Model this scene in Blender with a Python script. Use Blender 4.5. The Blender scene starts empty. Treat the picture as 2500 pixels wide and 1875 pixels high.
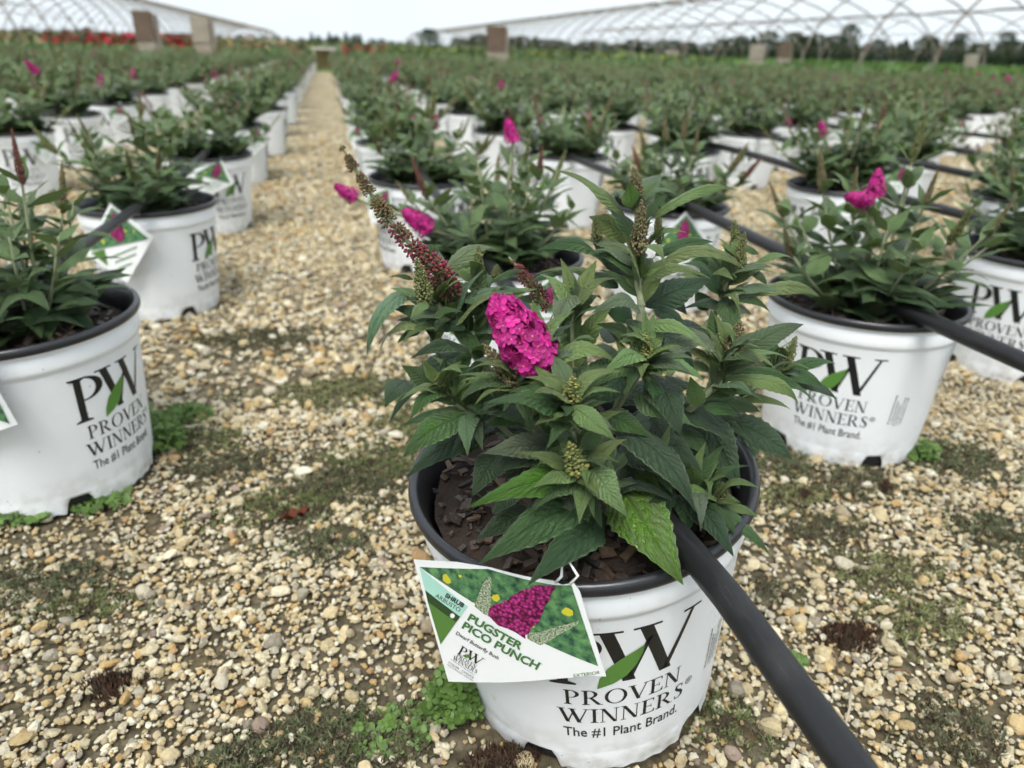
import bpy, bmesh, math, random
import numpy as np
from mathutils import Vector, Matrix
from mathutils.geometry import tessellate_polygon

SC = bpy.context.scene
COL = SC.collection
R = math.radians

# ------------------------------------------------------------------ camera
F_PX, CAM_H = 1780.0, 0.467
W_PX, H_PX = 2500.0, 1875.0
# rows: camera right, down, forward written in world axes (X right of the aisle, Y along the rows, Z up)
CR = np.array([0.9740, -0.2247, 0.0282])
CD = np.array([-0.0688, -0.4120, -0.9086])
CF = np.array([0.2158, 0.8830, -0.4168])
CR /= np.linalg.norm(CR); CF -= CR * (CF @ CR); CF /= np.linalg.norm(CF); CD = np.cross(CF, CR)
cam = bpy.data.cameras.new('camera')
cam_o = bpy.data.objects.new('camera', cam); COL.objects.link(cam_o)
cam.sensor_width = 36.0
cam.lens = F_PX / W_PX * 36.0
cam.clip_start, cam.clip_end = 0.02, 2000.0
cam_o.matrix_world = Matrix((
    (CR[0], -CD[0], -CF[0], 0.0), (CR[1], -CD[1], -CF[1], 0.0),
    (CR[2], -CD[2], -CF[2], CAM_H), (0, 0, 0, 1)))
cam.dof.use_dof = True
cam.dof.focus_distance = 0.45
cam.dof.aperture_fstop = 7.0
cam.dof.aperture_blades = 0
SC.camera = cam_o

# ------------------------------------------------------------------ overcast sky and soft sun
SUN_EL, SUN_ROT = R(58), R(205)
world = bpy.data.worlds.new('World'); SC.world = world; world.use_nodes = True
wt = world.node_tree; wt.nodes.clear()
w_out = wt.nodes.new('ShaderNodeOutputWorld'); w_bg = wt.nodes.new('ShaderNodeBackground')
w_sky = wt.nodes.new('ShaderNodeTexSky'); w_sky.sky_type = 'NISHITA'; w_sky.sun_disc = False
w_sky.sun_elevation = SUN_EL; w_sky.sun_rotation = SUN_ROT; w_sky.dust_density = 4.0
w_mix = wt.nodes.new('ShaderNodeMix'); w_mix.data_type = 'RGBA'; w_mix.inputs[0].default_value = 0.90
w_noise = wt.nodes.new('ShaderNodeTexNoise'); w_noise.inputs['Scale'].default_value = 2.2; w_noise.inputs['Detail'].default_value = 4
w_tc = wt.nodes.new('ShaderNodeTexCoord'); wt.links.new(w_tc.outputs['Generated'], w_noise.inputs['Vector'])
w_ramp = wt.nodes.new('ShaderNodeValToRGB')
w_ramp.color_ramp.elements[0].position = 0.3; w_ramp.color_ramp.elements[0].color = (7.2, 8.0, 8.7, 1)
w_ramp.color_ramp.elements[1].position = 0.7; w_ramp.color_ramp.elements[1].color = (8.3, 8.9, 9.3, 1)
wt.links.new(w_noise.outputs[0], w_ramp.inputs[0])
wt.links.new(w_sky.outputs[0], w_mix.inputs[6]); wt.links.new(w_ramp.outputs[0], w_mix.inputs[7])
wt.links.new(w_mix.outputs[2], w_bg.inputs[0]); w_bg.inputs[1].default_value = 0.10
wt.links.new(w_bg.outputs[0], w_out.inputs[0])
sun = bpy.data.lights.new('sun', 'SUN'); sun.energy = 2.4; sun.angle = R(28); sun.color = (1.0, 0.97, 0.92)
sun_o = bpy.data.objects.new('sun', sun); COL.objects.link(sun_o)
sun_o.rotation_euler = (R(90) - SUN_EL, 0, R(180) - SUN_ROT + R(0))
SC.view_settings.view_transform = 'Standard'; SC.view_settings.look = 'None'
SC.view_settings.exposure = 0.46; SC.view_settings.gamma = 1.0; SC.view_settings.use_curve_mapping = False
SC.render.engine = 'CYCLES'
SC.cycles.use_denoising = True; SC.cycles.use_adaptive_sampling = True; SC.cycles.adaptive_threshold = 0.05; SC.cycles.adaptive_min_samples = 8
SC.cycles.max_bounces = 4; SC.cycles.diffuse_bounces = 2; SC.cycles.glossy_bounces = 2
SC.cycles.transmission_bounces = 3; SC.cycles.transparent_max_bounces = 4
SC.cycles.use_fast_gi = False

# ------------------------------------------------------------------ pixel helpers (2500 x 1875 photo pixels)
def ray(px, py):
    return CR * ((px - W_PX / 2) / F_PX) + CD * ((py - H_PX / 2) / F_PX) + CF
def atY(px, py, Y):
    d = ray(px, py); s = Y / d[1]
    return Vector((d[0] * s, d[1] * s, CAM_H + d[2] * s))
def atZ(px, py, z):
    d = ray(px, py); s = (z - CAM_H) / d[2]
    return Vector((d[0] * s, d[1] * s, z))
def project(P):
    q = np.asarray(P, float) - np.array([0, 0, CAM_H])
    dz = q @ CF
    return W_PX / 2 + F_PX * (q @ CR) / dz, H_PX / 2 + F_PX * (q @ CD) / dz, dz
def z5(x, y): return 800 + x / 2.476, 330 + y / 2.476
def z6(x, y): return 1300 + x / 2.676, 380 + y / 2.676
def z7(x, y): return 950 + x / 2.212, 800 + y / 2.212

# ------------------------------------------------------------------ object helpers
def tag(o, label=None, cat=None, group=None, kind=None):
    if label: o['label'] = label
    if cat: o['category'] = cat
    if group: o['group'] = group
    if kind: o['kind'] = kind
    return o
def empty(name, loc=(0, 0, 0), rz=0.0):
    o = bpy.data.objects.new(name, None); COL.objects.link(o)
    o.location = loc; o.rotation_euler = (0, 0, rz); o.empty_display_size = 0.02
    return o
def link(name, me, parent=None, mw=None, color=None):
    o = bpy.data.objects.new(name, me); COL.objects.link(o)
    if parent is not None: o.parent = parent
    if mw is not None: o.matrix_local = mw
    if color is not None: o.color = (*color[:3], 1.0)
    return o
class MB:
    """collects vertices, faces, material slots, per-vertex colour and uv for one mesh"""
    def __init__(s): s.v = []; s.f = []; s.m = []; s.c = []; s.uv = []
    def add(s, verts, faces, mi=0, col=None, uv=None):
        b = len(s.v)
        s.v.extend([tuple(p) for p in verts]); s.f.extend([tuple(i + b for i in f) for f in faces])
        s.m.extend([mi] * len(faces))
        s.c.extend([col or (1, 1, 1)] * len(verts)); s.uv.extend(uv if uv is not None else [(0, 0)] * len(verts))
    def box(s, c, d, mi=0, rz=0.0, col=None):
        x, y, z = [k / 2 for k in d]; ca, sa = math.cos(rz), math.sin(rz)
        vs = [(sx * x, sy * y, sz * z) for sx in (-1, 1) for sy in (-1, 1) for sz in (-1, 1)]
        vs = [(c[0] + a * ca - b * sa, c[1] + a * sa + b * ca, c[2] + e) for a, b, e in vs]
        s.add(vs, [(0, 1, 3, 2), (4, 6, 7, 5), (0, 4, 5, 1), (2, 3, 7, 6), (0, 2, 6, 4), (1, 5, 7, 3)], mi, col)
    def tube(s, pts, rad, n=6, mi=0, col=None, cap=True):
        pts = [Vector(p) for p in pts]; k = len(pts)
        rad = [rad] * k if not hasattr(rad, '__len__') else rad
        vs = []; prev = None
        for i, p in enumerate(pts):
            t = (pts[min(i + 1, k - 1)] - pts[max(i - 1, 0)]).normalized()
            if prev is None:
                a = t.orthogonal().normalized()
            else:
                a = (prev - t * prev.dot(t)).normalized()
            prev = a; b = t.cross(a)
            for j in range(n):
                th = 2 * math.pi * j / n
                vs.append(p + (a * math.cos(th) + b * math.sin(th)) * rad[i])
        fs = [(i * n + j, i * n + (j + 1) % n, (i + 1) * n + (j + 1) % n, (i + 1) * n + j) for i in range(k - 1) for j in range(n)]
        if cap:
            fs.append(tuple(range(n - 1, -1, -1))); fs.append(tuple(range((k - 1) * n, k * n)))
        s.add(vs, fs, mi, col)
    def lathe(s, prof, n=48, mi=0, col=None, zfun=None):
        vs = []
        for r, z in prof:
            for j in range(n):
                th = 2 * math.pi * j / n
                vs.append((r * math.cos(th), r * math.sin(th), z if zfun is None else zfun(th, z)))
        fs = [(i * n + j, i * n + (j + 1) % n, (i + 1) * n + (j + 1) % n, (i + 1) * n + j) for i in range(len(prof) - 1) for j in range(n)]
        s.add(vs, fs, mi, col)
    def mesh(s, name, mats, smooth=True, col=False, uv=False):
        me = bpy.data.meshes.new(name)
        me.from_pydata([tuple(p) for p in s.v], [], s.f)
        for m in mats: me.materials.append(m)
        me.polygons.foreach_set('material_index', s.m)
        me.polygons.foreach_set('use_smooth', [smooth] * len(s.f))
        if col:
            at = me.color_attributes.new('tone', 'FLOAT_COLOR', 'POINT')
            at.data.foreach_set('color', np.c_[np.array(s.c, float), np.ones(len(s.c))].ravel())
        if uv:
            ul = me.uv_layers.new(name='uv'); li = np.empty(len(me.loops), int); me.loops.foreach_get('vertex_index', li)
            ul.data.foreach_set('uv', np.array(s.uv, float)[li].ravel())
        me.update()
        return me
def big_mesh(name, V, T, mats, cols=None, smooth=False):
    """triangles only, straight from numpy"""
    me = bpy.data.meshes.new(name)
    me.vertices.add(len(V)); me.vertices.foreach_set('co', np.asarray(V, np.float32).ravel())
    me.loops.add(len(T) * 3); me.loops.foreach_set('vertex_index', np.asarray(T, np.int32).ravel())
    me.polygons.add(len(T)); me.polygons.foreach_set('loop_start', np.arange(0, len(T) * 3, 3, dtype=np.int32))
    me.polygons.foreach_set('use_smooth', np.full(len(T), smooth))
    for m in mats: me.materials.append(m)
    if cols is not None:
        at = me.color_attributes.new('tone', 'FLOAT_COLOR', 'POINT')
        at.data.foreach_set('color', np.c_[cols, np.ones(len(cols))].astype(np.float32).ravel())
    me.update(calc_edges=True)
    return me

# ------------------------------------------------------------------ materials
class NT:
    def __init__(s, name):
        s.mat = bpy.data.materials.new(name); s.mat.use_nodes = True
        s.t = s.mat.node_tree; s.b = s.t.nodes['Principled BSDF']; s.out = s.t.nodes['Material Output']
    def n(s, typ, ins=None, **kw):
        nd = s.t.nodes.new('ShaderNode' + typ)
        for k, v in kw.items(): setattr(nd, k, v)
        for k, v in (ins or {}).items(): s.set(nd.inputs[k], v)
        return nd
    def set(s, sock, v):
        if isinstance(v, bpy.types.NodeSocket): s.t.links.new(v, sock)
        elif isinstance(v, bpy.types.Node): s.t.links.new(v.outputs[0], sock)
        else: sock.default_value = v
    def math(s, op, a, b=0.0, c=None, clamp=False):
        nd = s.t.nodes.new('ShaderNodeMath'); nd.operation = op; nd.use_clamp = clamp
        s.set(nd.inputs[0], a); s.set(nd.inputs[1], b)
        if c is not None: s.set(nd.inputs[2], c)
        return nd.outputs[0]
    def mix(s, f, a, b, mode='MIX'):
        nd = s.t.nodes.new('ShaderNodeMix'); nd.data_type = 'RGBA'; nd.blend_type = mode
        s.set(nd.inputs[0], f); s.set(nd.inputs[6], c4(a)); s.set(nd.inputs[7], c4(b))
        return nd.outputs[2]
    def ramp(s, f, stops):
        nd = s.t.nodes.new('ShaderNodeValToRGB'); cr = nd.color_ramp
        while len(cr.elements) < len(stops): cr.elements.new(0.5)
        for e, (p, c) in zip(cr.elements, stops): e.position = p; e.color = c4(c)
        s.set(nd.inputs[0], f); return nd.outputs[0]
    def noise(s, scale, detail=3.0, vec=None, rough=0.55):
        nd = s.n('TexNoise', {'Scale': scale, 'Detail': detail, 'Roughness': rough})
        if vec is not None: s.set(nd.inputs['Vector'], vec)
        return nd.outputs[0]
    def bump(s, h, strength=0.3, dist=0.002):
        nd = s.n('Bump', {'Strength': strength, 'Distance': dist}); s.set(nd.inputs['Height'], h)
        s.t.links.new(nd.outputs[0], s.b.inputs['Normal']); return nd
    def p(s, **kw):
        names = {'color': 'Base Color', 'rough': 'Roughness', 'spec': 'Specular IOR Level', 'metal': 'Metallic', 'coat': 'Coat Weight', 'sheen': 'Sheen Weight'}
        for k, v in kw.items(): s.set(s.b.inputs[names[k]], c4(v) if k == 'color' else v)
        return s.mat
def c4(c):
    if isinstance(c, (tuple, list)) and len(c) == 3: return (*c, 1.0)
    return c
def simple(name, color, rough=0.5, spec=0.5, var=0.15, scale=40.0, bump=0.0, bscale=200.0, bdist=0.001):
    t = NT(name); v = t.n('TexCoord').outputs['Object']
    nz = t.noise(scale, 4, v)
    t.p(color=t.mix(nz, tuple(k * (1 - var) for k in color), tuple(min(1, k * (1 + var)) for k in color)), rough=rough, spec=spec)
    if bump: t.bump(t.noise(bscale, 3, v), bump, bdist)
    return t.mat

def leaf_material(name, per_object):
    t = NT(name)
    base = t.n('ObjectInfo').outputs['Color'] if per_object else t.n('Attribute', attribute_name='tone').outputs['Color']
    uv = t.n('UVMap', uv_map='uv').outputs[0]
    sep = t.n('SeparateXYZ', {0: uv}); u, v = sep.outputs[0], sep.outputs[1]
    av = t.math('ABSOLUTE', v)                                     # 0 at midrib, 1 at margin
    ob = t.n('TexCoord').outputs['Object']
    wob = t.math('MULTIPLY', t.math('SUBTRACT', t.noise(5.0, 3, uv), 0.5), 1.9)
    ph = t.math('ADD', t.math('SUBTRACT', t.math('MULTIPLY', u, 11.0), t.math('MULTIPLY', av, 2.3)), wob)
    fr = t.math('ABSOLUTE', t.math('SUBTRACT', t.math('FRACT', ph), 0.5))          # 0.5 at a vein
    vein = t.math('MULTIPLY', t.math('SUBTRACT', fr, 0.40), 10.0, clamp=True)
    mid = t.math('SUBTRACT', 1.0, t.math('MULTIPLY', av, 14.0), clamp=True)
    lines = t.math('MAXIMUM', t.math('MULTIPLY', vein, 0.75), mid)
    vo = t.n('TexVoronoi', {'Scale': 1.0}, feature='DISTANCE_TO_EDGE')
    t.set(vo.inputs['Vector'], t.n('Mapping', {0: uv, 3: (34.0, 9.0, 1.0)}))
    net = t.math('MULTIPLY', t.math('SUBTRACT', 0.13, vo.outputs[0]), 6.0, clamp=True)
    nz = t.noise(3.5, 4, uv)
    rnd = t.n('ObjectInfo').outputs['Random']
    hs = t.n('HueSaturation', {'Color': base, 'Saturation': 1.0})
    t.set(hs.inputs['Value'], t.math('ADD', t.math('MULTIPLY', nz, 0.55), 0.72))
    col = t.mix(t.math('MULTIPLY', lines, 0.5), hs.outputs[0], t.mix(1.0, hs.outputs[0], (0.50, 0.60, 0.45), 'MULTIPLY'))
    col = t.mix(t.math('MULTIPLY', net, 0.25), col, t.mix(1.0, hs.outputs[0], (0.6, 0.65, 0.6), 'MULTIPLY'))
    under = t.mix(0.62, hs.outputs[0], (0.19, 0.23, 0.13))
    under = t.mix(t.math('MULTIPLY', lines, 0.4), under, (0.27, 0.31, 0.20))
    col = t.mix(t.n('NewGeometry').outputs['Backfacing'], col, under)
    wet = t.n('Attribute', attribute_name='wet', attribute_type='OBJECT').outputs['Fac']
    wmask = t.math('MULTIPLY', t.math('MULTIPLY', t.math('SUBTRACT', t.noise(2.6, 3, uv), 0.47), 9.0, clamp=True), wet)
    col = t.mix(t.math('MULTIPLY', wmask, 0.75), col, t.mix(1.0, col, (1.0, 1.32, 0.5), 'MULTIPLY'))
    marg = t.math('MULTIPLY', t.math('SUBTRACT', av, 0.90), 8.0, clamp=True)
    col = t.mix(t.math('MULTIPLY', marg, 0.45), col, (0.30, 0.36, 0.22))
    t.p(color=col, rough=t.math('SUBTRACT', 0.47, t.math('MULTIPLY', wmask, 0.26)), spec=0.5)
    hgt = t.math('SUBTRACT', t.math('MULTIPLY', t.math('POWER', t.math('MULTIPLY', t.math('SUBTRACT', 0.5, fr), 2.0), 0.6), 0.9),
                 t.math('ADD', t.math('MULTIPLY', mid, 1.0), t.math('MULTIPLY', net, 0.32)))
    t.bump(hgt, 0.8, 0.0014)
    tr = t.n('BsdfTranslucent'); t.set(tr.inputs[0], t.mix(1.0, col, (1.0, 1.25, 0.5), 'MULTIPLY'))
    ms = t.n('MixShader', {0: 0.15}); t.set(ms.inputs[1], t.b.outputs[0]); t.set(ms.inputs[2], tr.outputs[0])
    t.t.links.new(ms.outputs[0], t.out.inputs[0])
    return t.mat

def tone_material(name, rough=0.7, spec=0.3, var=0.25, scale=300.0, bump=0.0, bscale=400.0, bdist=0.001, trans=0.0):
    t = NT(name); a = t.n('Attribute', attribute_name='tone').outputs['Color']; v = t.n('TexCoord').outputs['Object']
    nz = t.noise(scale, 4, v)
    hs = t.n('HueSaturation', {'Color': a}); t.set(hs.inputs['Value'], t.math('ADD', t.math('MULTIPLY', nz, 2 * var), 1 - var))
    t.p(color=hs.outputs[0], rough=rough, spec=spec)
    if bump: t.bump(t.noise(bscale, 4, v), bump, bdist)
    if trans:
        tr = t.n('BsdfTranslucent'); t.set(tr.inputs[0], hs.outputs[0])
        ms = t.n('MixShader', {0: trans}); t.set(ms.inputs[1], t.b.outputs[0]); t.set(ms.inputs[2], tr.outputs[0])
        t.t.links.new(ms.outputs[0], t.out.inputs[0])
    return t.mat

def pot_material():
    t = NT('white pot plastic'); v = t.n('TexCoord').outputs['Object']
    big = t.noise(14.0, 3, v)
    col = t.mix(big, (0.79, 0.82, 0.85), (0.85, 0.875, 0.895))
    vo = t.n('TexVoronoi', {'Scale': 170.0, 'Randomness': 1.0}); t.set(vo.inputs['Vector'], v)
    pick = t.math('GREATER_THAN', t.n('SeparateColor', {0: vo.outputs['Color']}).outputs[0], 0.80)
    size = t.math('MULTIPLY', t.n('SeparateColor', {0: vo.outputs['Color']}).outputs[1], 0.16)
    sp = t.math('MULTIPLY', t.math('LESS_THAN', vo.outputs['Distance'], size), pick)
    col = t.mix(t.math('MULTIPLY', sp, 0.75), col, (0.20, 0.18, 0.15))
    z = t.n('SeparateXYZ', {0: v}).outputs[2]                          # soil splash near the ground
    low = t.math('SUBTRACT', 1.0, t.math('MULTIPLY', z, 20.0), clamp=True)
    sm = t.math('MULTIPLY', t.math('MULTIPLY', t.math('SUBTRACT', t.noise(60.0, 5, v), 0.42), 3.0, clamp=True), low)
    col = t.mix(t.math('MULTIPLY', sm, 0.8), col, (0.33, 0.29, 0.22))
    t.p(color=col, rough=0.42, spec=0.45)
    t.bump(t.noise(9.0, 2, v), 0.10, 0.006)
    return t.mat

MAT = {}
MAT['pot'] = pot_material()
MAT['rim'] = simple('black rim plastic', (0.018, 0.019, 0.023), 0.30, 0.55, 0.3, 60, 0.15, 90, 0.0006)
MAT['liner'] = simple('black pot inside', (0.012, 0.012, 0.014), 0.45, 0.4, 0.3, 50)
MAT['ink'] = simple('black print', (0.012, 0.013, 0.013), 0.4, 0.4, 0.2, 80)
MAT['ink2'] = simple('green print', (0.10, 0.24, 0.045), 0.4, 0.4, 0.3, 30)
MAT['hose'] = simple('black hose', (0.024, 0.025, 0.028), 0.48, 0.42, 0.55, 35, 0.35, 120, 0.0007)
def hose_mat():
    t = NT('dusty black hose'); v = t.n('TexCoord').outputs['Object']
    dust = t.math('MULTIPLY', t.math('SUBTRACT', t.noise(26, 6, v, .7), .50), 3.2, clamp=True)
    scr = t.math('MULTIPLY', t.math('SUBTRACT', t.noise(1.0, 3, t.n('Mapping', {0: v, 3: (900.0, 40.0, 900.0)})), .62), 8.0, clamp=True)
    col = t.mix(t.math('MULTIPLY', dust, .55), (.012, .0125, .014), (.046, .045, .043)); col = t.mix(t.math('MULTIPLY', scr, .5), col, (.085, .085, .085))
    t.p(color=col, rough=t.math('ADD', .42, t.math('MULTIPLY', dust, .25)), spec=.4); t.bump(t.noise(90, 4, v), .3, .0007); return t.mat
MAT['hose'] = hose_mat()
MAT['leaf'] = leaf_material('butterfly bush leaf', True)
MAT['foliage'] = leaf_material('butterfly bush foliage', False)
MAT['stem'] = simple('felted stem', (0.24, 0.265, 0.155), 0.8, 0.2, 0.3, 120, 0.4, 500, 0.0006)
MAT['bud'] = tone_material('flower buds', 0.75, 0.2, 0.3, 600)
MAT['petal'] = tone_material('magenta petals', 0.55, 0.3, 0.22, 500, trans=0.18)
MAT['throat'] = simple('orange flower throat', (0.55, 0.16, 0.08), 0.6)
MAT['bark'] = tone_material('bark chips', 0.55, 0.4, 0.45, 260, 0.6, 500, 0.001)
MAT['soil'] = simple('dark potting soil', (0.030, 0.021, 0.016), 0.8, 0.3, 0.5, 120, 0.8, 180, 0.004)
MAT['stone'] = tone_material('gravel stone', 0.8, 0.25, 0.42, 260, 0.7, 700, 0.0014)
MAT['moss'] = tone_material('moss', 0.9, 0.1, 0.3, 300)
MAT['weed'] = tone_material('weed leaf', 0.5, 0.4, 0.25, 200, trans=0.25)
MAT['card'] = simple('white tag card', (0.80, 0.82, 0.82), 0.28, 0.5, 0.02, 20)

# ------------------------------------------------------------------ lettering outlines (unit cap height)
def arc(cx, cy, rx, ry, a0, a1, n=14):
    return [(cx + rx * math.cos(R(a0 + (a1 - a0) * i / n)), cy + ry * math.sin(R(a0 + (a1 - a0) * i / n))) for i in range(n + 1)]
def serif_stem(x0, x1, w=0.10):
    return [(x0 - w, 0), (x1 + w, 0), (x1 + w, .03), (x1, .07), (x1, .93), (x1 + w, .97), (x1 + w, 1), (x0 - w, 1), (x0 - w, .97), (x0, .93), (x0, .07), (x0 - w, .03)]
def stroke(pts, ws):
    L, Rr = [], []
    for i, p in enumerate(pts):
        a = pts[max(i - 1, 0)]; b = pts[min(i + 1, len(pts) - 1)]
        dx, dy = b[0] - a[0], b[1] - a[1]; d = math.hypot(dx, dy) or 1
        L.append((p[0] - dy / d * ws[i] / 2, p[1] + dx / d * ws[i] / 2)); Rr.append((p[0] + dy / d * ws[i] / 2, p[1] - dx / d * ws[i] / 2))
    return L + Rr[::-1]
def bar(x0, x1, y0, y1): return [(x0, y0), (x1, y0), (x1, y1), (x0, y1)]
def diag(xt, xb, w, yt=0.97, yb=0.0): return [(xt, yt), (xb, yb), (xb + w, yb), (xt + w, yt)]
BOWL = [(.17, 1)] + arc(.27, .735, .40, .265, 90, -90) + [(.17, .47), (.17, .505)] + arc(.27, .735, .245, .23, -90, 90) + [(.17, .965)]
S_PTS = [(.44, .80), (.40, .92), (.27, .975), (.12, .91), (.08, .76), (.17, .62), (.34, .49), (.45, .34), (.43, .15), (.28, .03), (.12, .05), (.05, .22)]
S_WS = [.02, .05, .06, .09, .13, .16, .17, .16, .12, .07, .05, .02]
GL = {
    'I': ([[serif_stem(.10, .24)]], .34),
    'P': ([[serif_stem(.10, .24)], [BOWL]], .70),
    'R': ([[serif_stem(.10, .24)], [BOWL], [[(.30, .50), (.46, .50), (.80, .04), (.90, .03), (.90, 0), (.66, 0)]]], .90),
    'O': ([[arc(.48, .5, .48, .515, 0, 360, 36)[:-1], arc(.48, .5, .335, .475, 360, 0, 36)[:-1]]], .96),
    'V': ([[diag(.06, .37, .16)], [[(.40, 0), (.47, 0), (.80, .97), (.75, .97)]], [bar(-.04, .32, .965, 1)], [bar(.64, .90, .965, 1)]], .86),
    'W': ([[diag(.04, .33, .17)], [[(.36, 0), (.44, 0), (.70, .80), (.655, .86)]], [diag(.52, .83, .17)], [[(.86, 0), (.94, 0), (1.27, .97), (1.215, .97)]],
           [bar(-.06, .32, .965, 1)], [bar(.44, .80, .965, 1)], [bar(1.10, 1.38, .965, 1)]], 1.34),
    'E': ([[serif_stem(.10, .24)], [bar(.2, .60, .955, 1)], [bar(.2, .62, 0, .045)], [bar(.2, .48, .49, .53)],
           [[(.60, 1), (.60, .80), (.575, .80), (.52, .955)]], [[(.64, 0), (.66, .24), (.63, .24), (.55, .045)]], [bar(.46, .49, .40, .62)]], .66),
    'N': ([[bar(.10, .145, 0, 1)], [bar(.70, .745, 0, 1)], [diag(.06, .60, .16, 1.0, 0.0)], [bar(0, .25, 0, .035)], [bar(.60, .86, .965, 1)], [bar(-.02, .2, .965, 1)]], .86),
    'S': ([[stroke(S_PTS, S_WS)], [bar(.405, .44, .72, .97)], [bar(.045, .08, .03, .26)]], .50),
}
def tri_polys(polys):
    """polys: list of [outer, hole...] -> flat verts and triangles"""
    V, T = [], []
    for loops in polys:
        b = len(V); flat = [p for l in loops for p in l]
        tr = [(0, 1, 2)] if len(flat) == 3 else tessellate_polygon([[Vector((p[0], p[1], 0)) for p in l] for l in loops])
        V += flat; T += [tuple(i + b for i in f) for f in tr]
    return V, T
def serif_text(word, cap, gap=.07):
    V, T = [], []; x = 0.0
    for ch in word:
        if ch == ' ': x += .4; continue
        polys, adv = GL[ch]; v, t = tri_polys(polys); b = len(V)
        V += [((p[0] + x) * cap, p[1] * cap) for p in v]; T += [tuple(i + b for i in f) for f in t]
        x += adv + gap
    return V, T, (x - gap) * cap
def sans_text(body, cap, bold=0.0):
    cu = bpy.data.curves.new('txt', 'FONT'); cu.body = body; cu.size = cap / 0.70; cu.offset = bold * cap; cu.resolution_u = 3
    o = bpy.data.objects.new('txt', cu); COL.objects.link(o)
    me = o.to_mesh(); V = [(v.co.x, v.co.y) for v in me.vertices]; me.calc_loop_triangles()
    T = [tuple(t.vertices) for t in me.loop_triangles]
    o.to_mesh_clear(); bpy.data.objects.remove(o); bpy.data.curves.remove(cu)
    x0 = min(p[0] for p in V); w = max(p[0] for p in V) - x0
    return [(p[0] - x0, p[1]) for p in V], T, w
def slice_x(V, T, step):
    bm = bmesh.new(); vs = [bm.verts.new((p[0], p[1], 0)) for p in V]
    for f in T:
        if len(set(f)) == 3:
            try: bm.faces.new([vs[i] for i in f])
            except ValueError: pass
    x0 = min(p[0] for p in V); x1 = max(p[0] for p in V); k = math.ceil(x0 / step) * step
    while k < x1:
        bmesh.ops.bisect_plane(bm, geom=bm.verts[:] + bm.edges[:] + bm.faces[:], plane_co=(k, 0, 0), plane_no=(1, 0, 0)); k += step
    bmesh.ops.triangulate(bm, faces=bm.faces[:])
    bm.verts.index_update()
    V2 = [(v.co.x, v.co.y) for v in bm.verts]; T2 = [tuple(v.index for v in f.verts) for f in bm.faces]; bm.free()
    T2 = [t if (V2[t[1]][0] - V2[t[0]][0]) * (V2[t[2]][1] - V2[t[0]][1]) - (V2[t[2]][0] - V2[t[0]][0]) * (V2[t[1]][1] - V2[t[0]][1]) > 0 else t[::-1] for t in T2]
    return V2, T2
LEAF_LOGO = [(.50, -.10), (.53, .10), (.62, .30), (.77, .46), (.93, .57), (1.06, .66), (1.04, .50), (.97, .30), (.86, .12), (.70, -.01)]
def logo_pieces(kind):
    """list of (verts, tris, slot) in logo units: the W is one unit high, centre at x = 0"""
    out = []
    def put(vt, x, y, slot=0): out.append(([(p[0] + x, p[1] + y) for p in vt[0]], vt[1], slot))
    P = serif_text('P', 1.0); put(P, -.98, -.02)
    W = serif_text('W', 1.0); put(W, -.38, 0.0)
    v, t = tri_polys([[LEAF_LOGO]]); out.append(([((p[0] - .86) * 1.05, p[1]) for p in v], t, 1))
    a = serif_text('PROVEN', .31); put(a, -a[2] / 2, -.45)
    a = serif_text('WINNERS', .31); put(a, -a[2] / 2, -.86)
    r_ = sans_text('®', .13); put(r_, .5 * a[2] + .04, -.68)
    if kind == 0:
        a = sans_text('The #1 Plant Brand.', .21, 0.012); s = 1.72 / a[2]
        out.append(([(p[0] * s - .86, p[1] - 1.19) for p in a[0]], a[1], 0))
    else:
        for i, line in enumerate(('A Better Garden Starts', 'with a Better Plant.')):
            a = sans_text(line, .15, 0.012); put(a, -a[2] / 2, -1.10 - i * .24)
    return out

# ------------------------------------------------------------------ pot
RT, RB, HP = 0.1125, 0.0975, 0.166       # body radius at ledge, at base, ledge height
def body_r(z): return RB + (RT - RB) * min(max(z / HP, 0), 1)
def pot_z(th, z):
    if z > 0.0201: return z
    k = (math.degrees(th) + 17) % 72; n = min(abs(k - 36) / 1.0, 36)
    nz = 0.0175 * min(max((8.5 - n) / 2.2, 0), 1)
    sc = 0.0022 * (0.5 - 0.5 * math.cos(th * 40))
    lo = max(nz, sc)
    return lo if z < 0.001 else max(z, lo + 0.0012)
def pot_mesh(n, notch=True):
    b = MB(); prof = [(RB, 0.0), (body_r(.008), .008), (body_r(.02) + .0003, .0200), (body_r(.0215), .0215), (body_r(.024), .024), (body_r(.03), .03), (body_r(.07), .07), (body_r(.12), .12), (RT - .0002, .162), (RT + .0004, .1655), (RT + .0024, .1675), (RT + .0028, .171), (RT + .0030, .183), (RT + .0022, .1845), (RT + .0026, .186), (RT + .003, .192)]
    b.lathe(prof, n, 0, None, pot_z if notch else None)
    return b.mesh('pot', [MAT['pot']])
def rim_mesh(n):
    b = MB(); k = 10
    prof = [(.1172 + .0036 * math.cos(a), .1942 + .0050 * math.sin(a)) for a in [R(-80 + 230 * i / k) for i in range(k + 1)]]
    prof += [(.1120, .1925), (.1090, .180), (.1060, .150), (.1000, .05)]
    b.lathe(prof, n, 0)
    b.lathe([(.1150, .1892), (.1178, .1893)], n, 0)
    b.lathe([(.096, .05), (.0935, .003)], n, 0)
    return b.mesh('rim', [MAT['rim']])
LU = 0.0500          # metres in one logo unit
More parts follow.
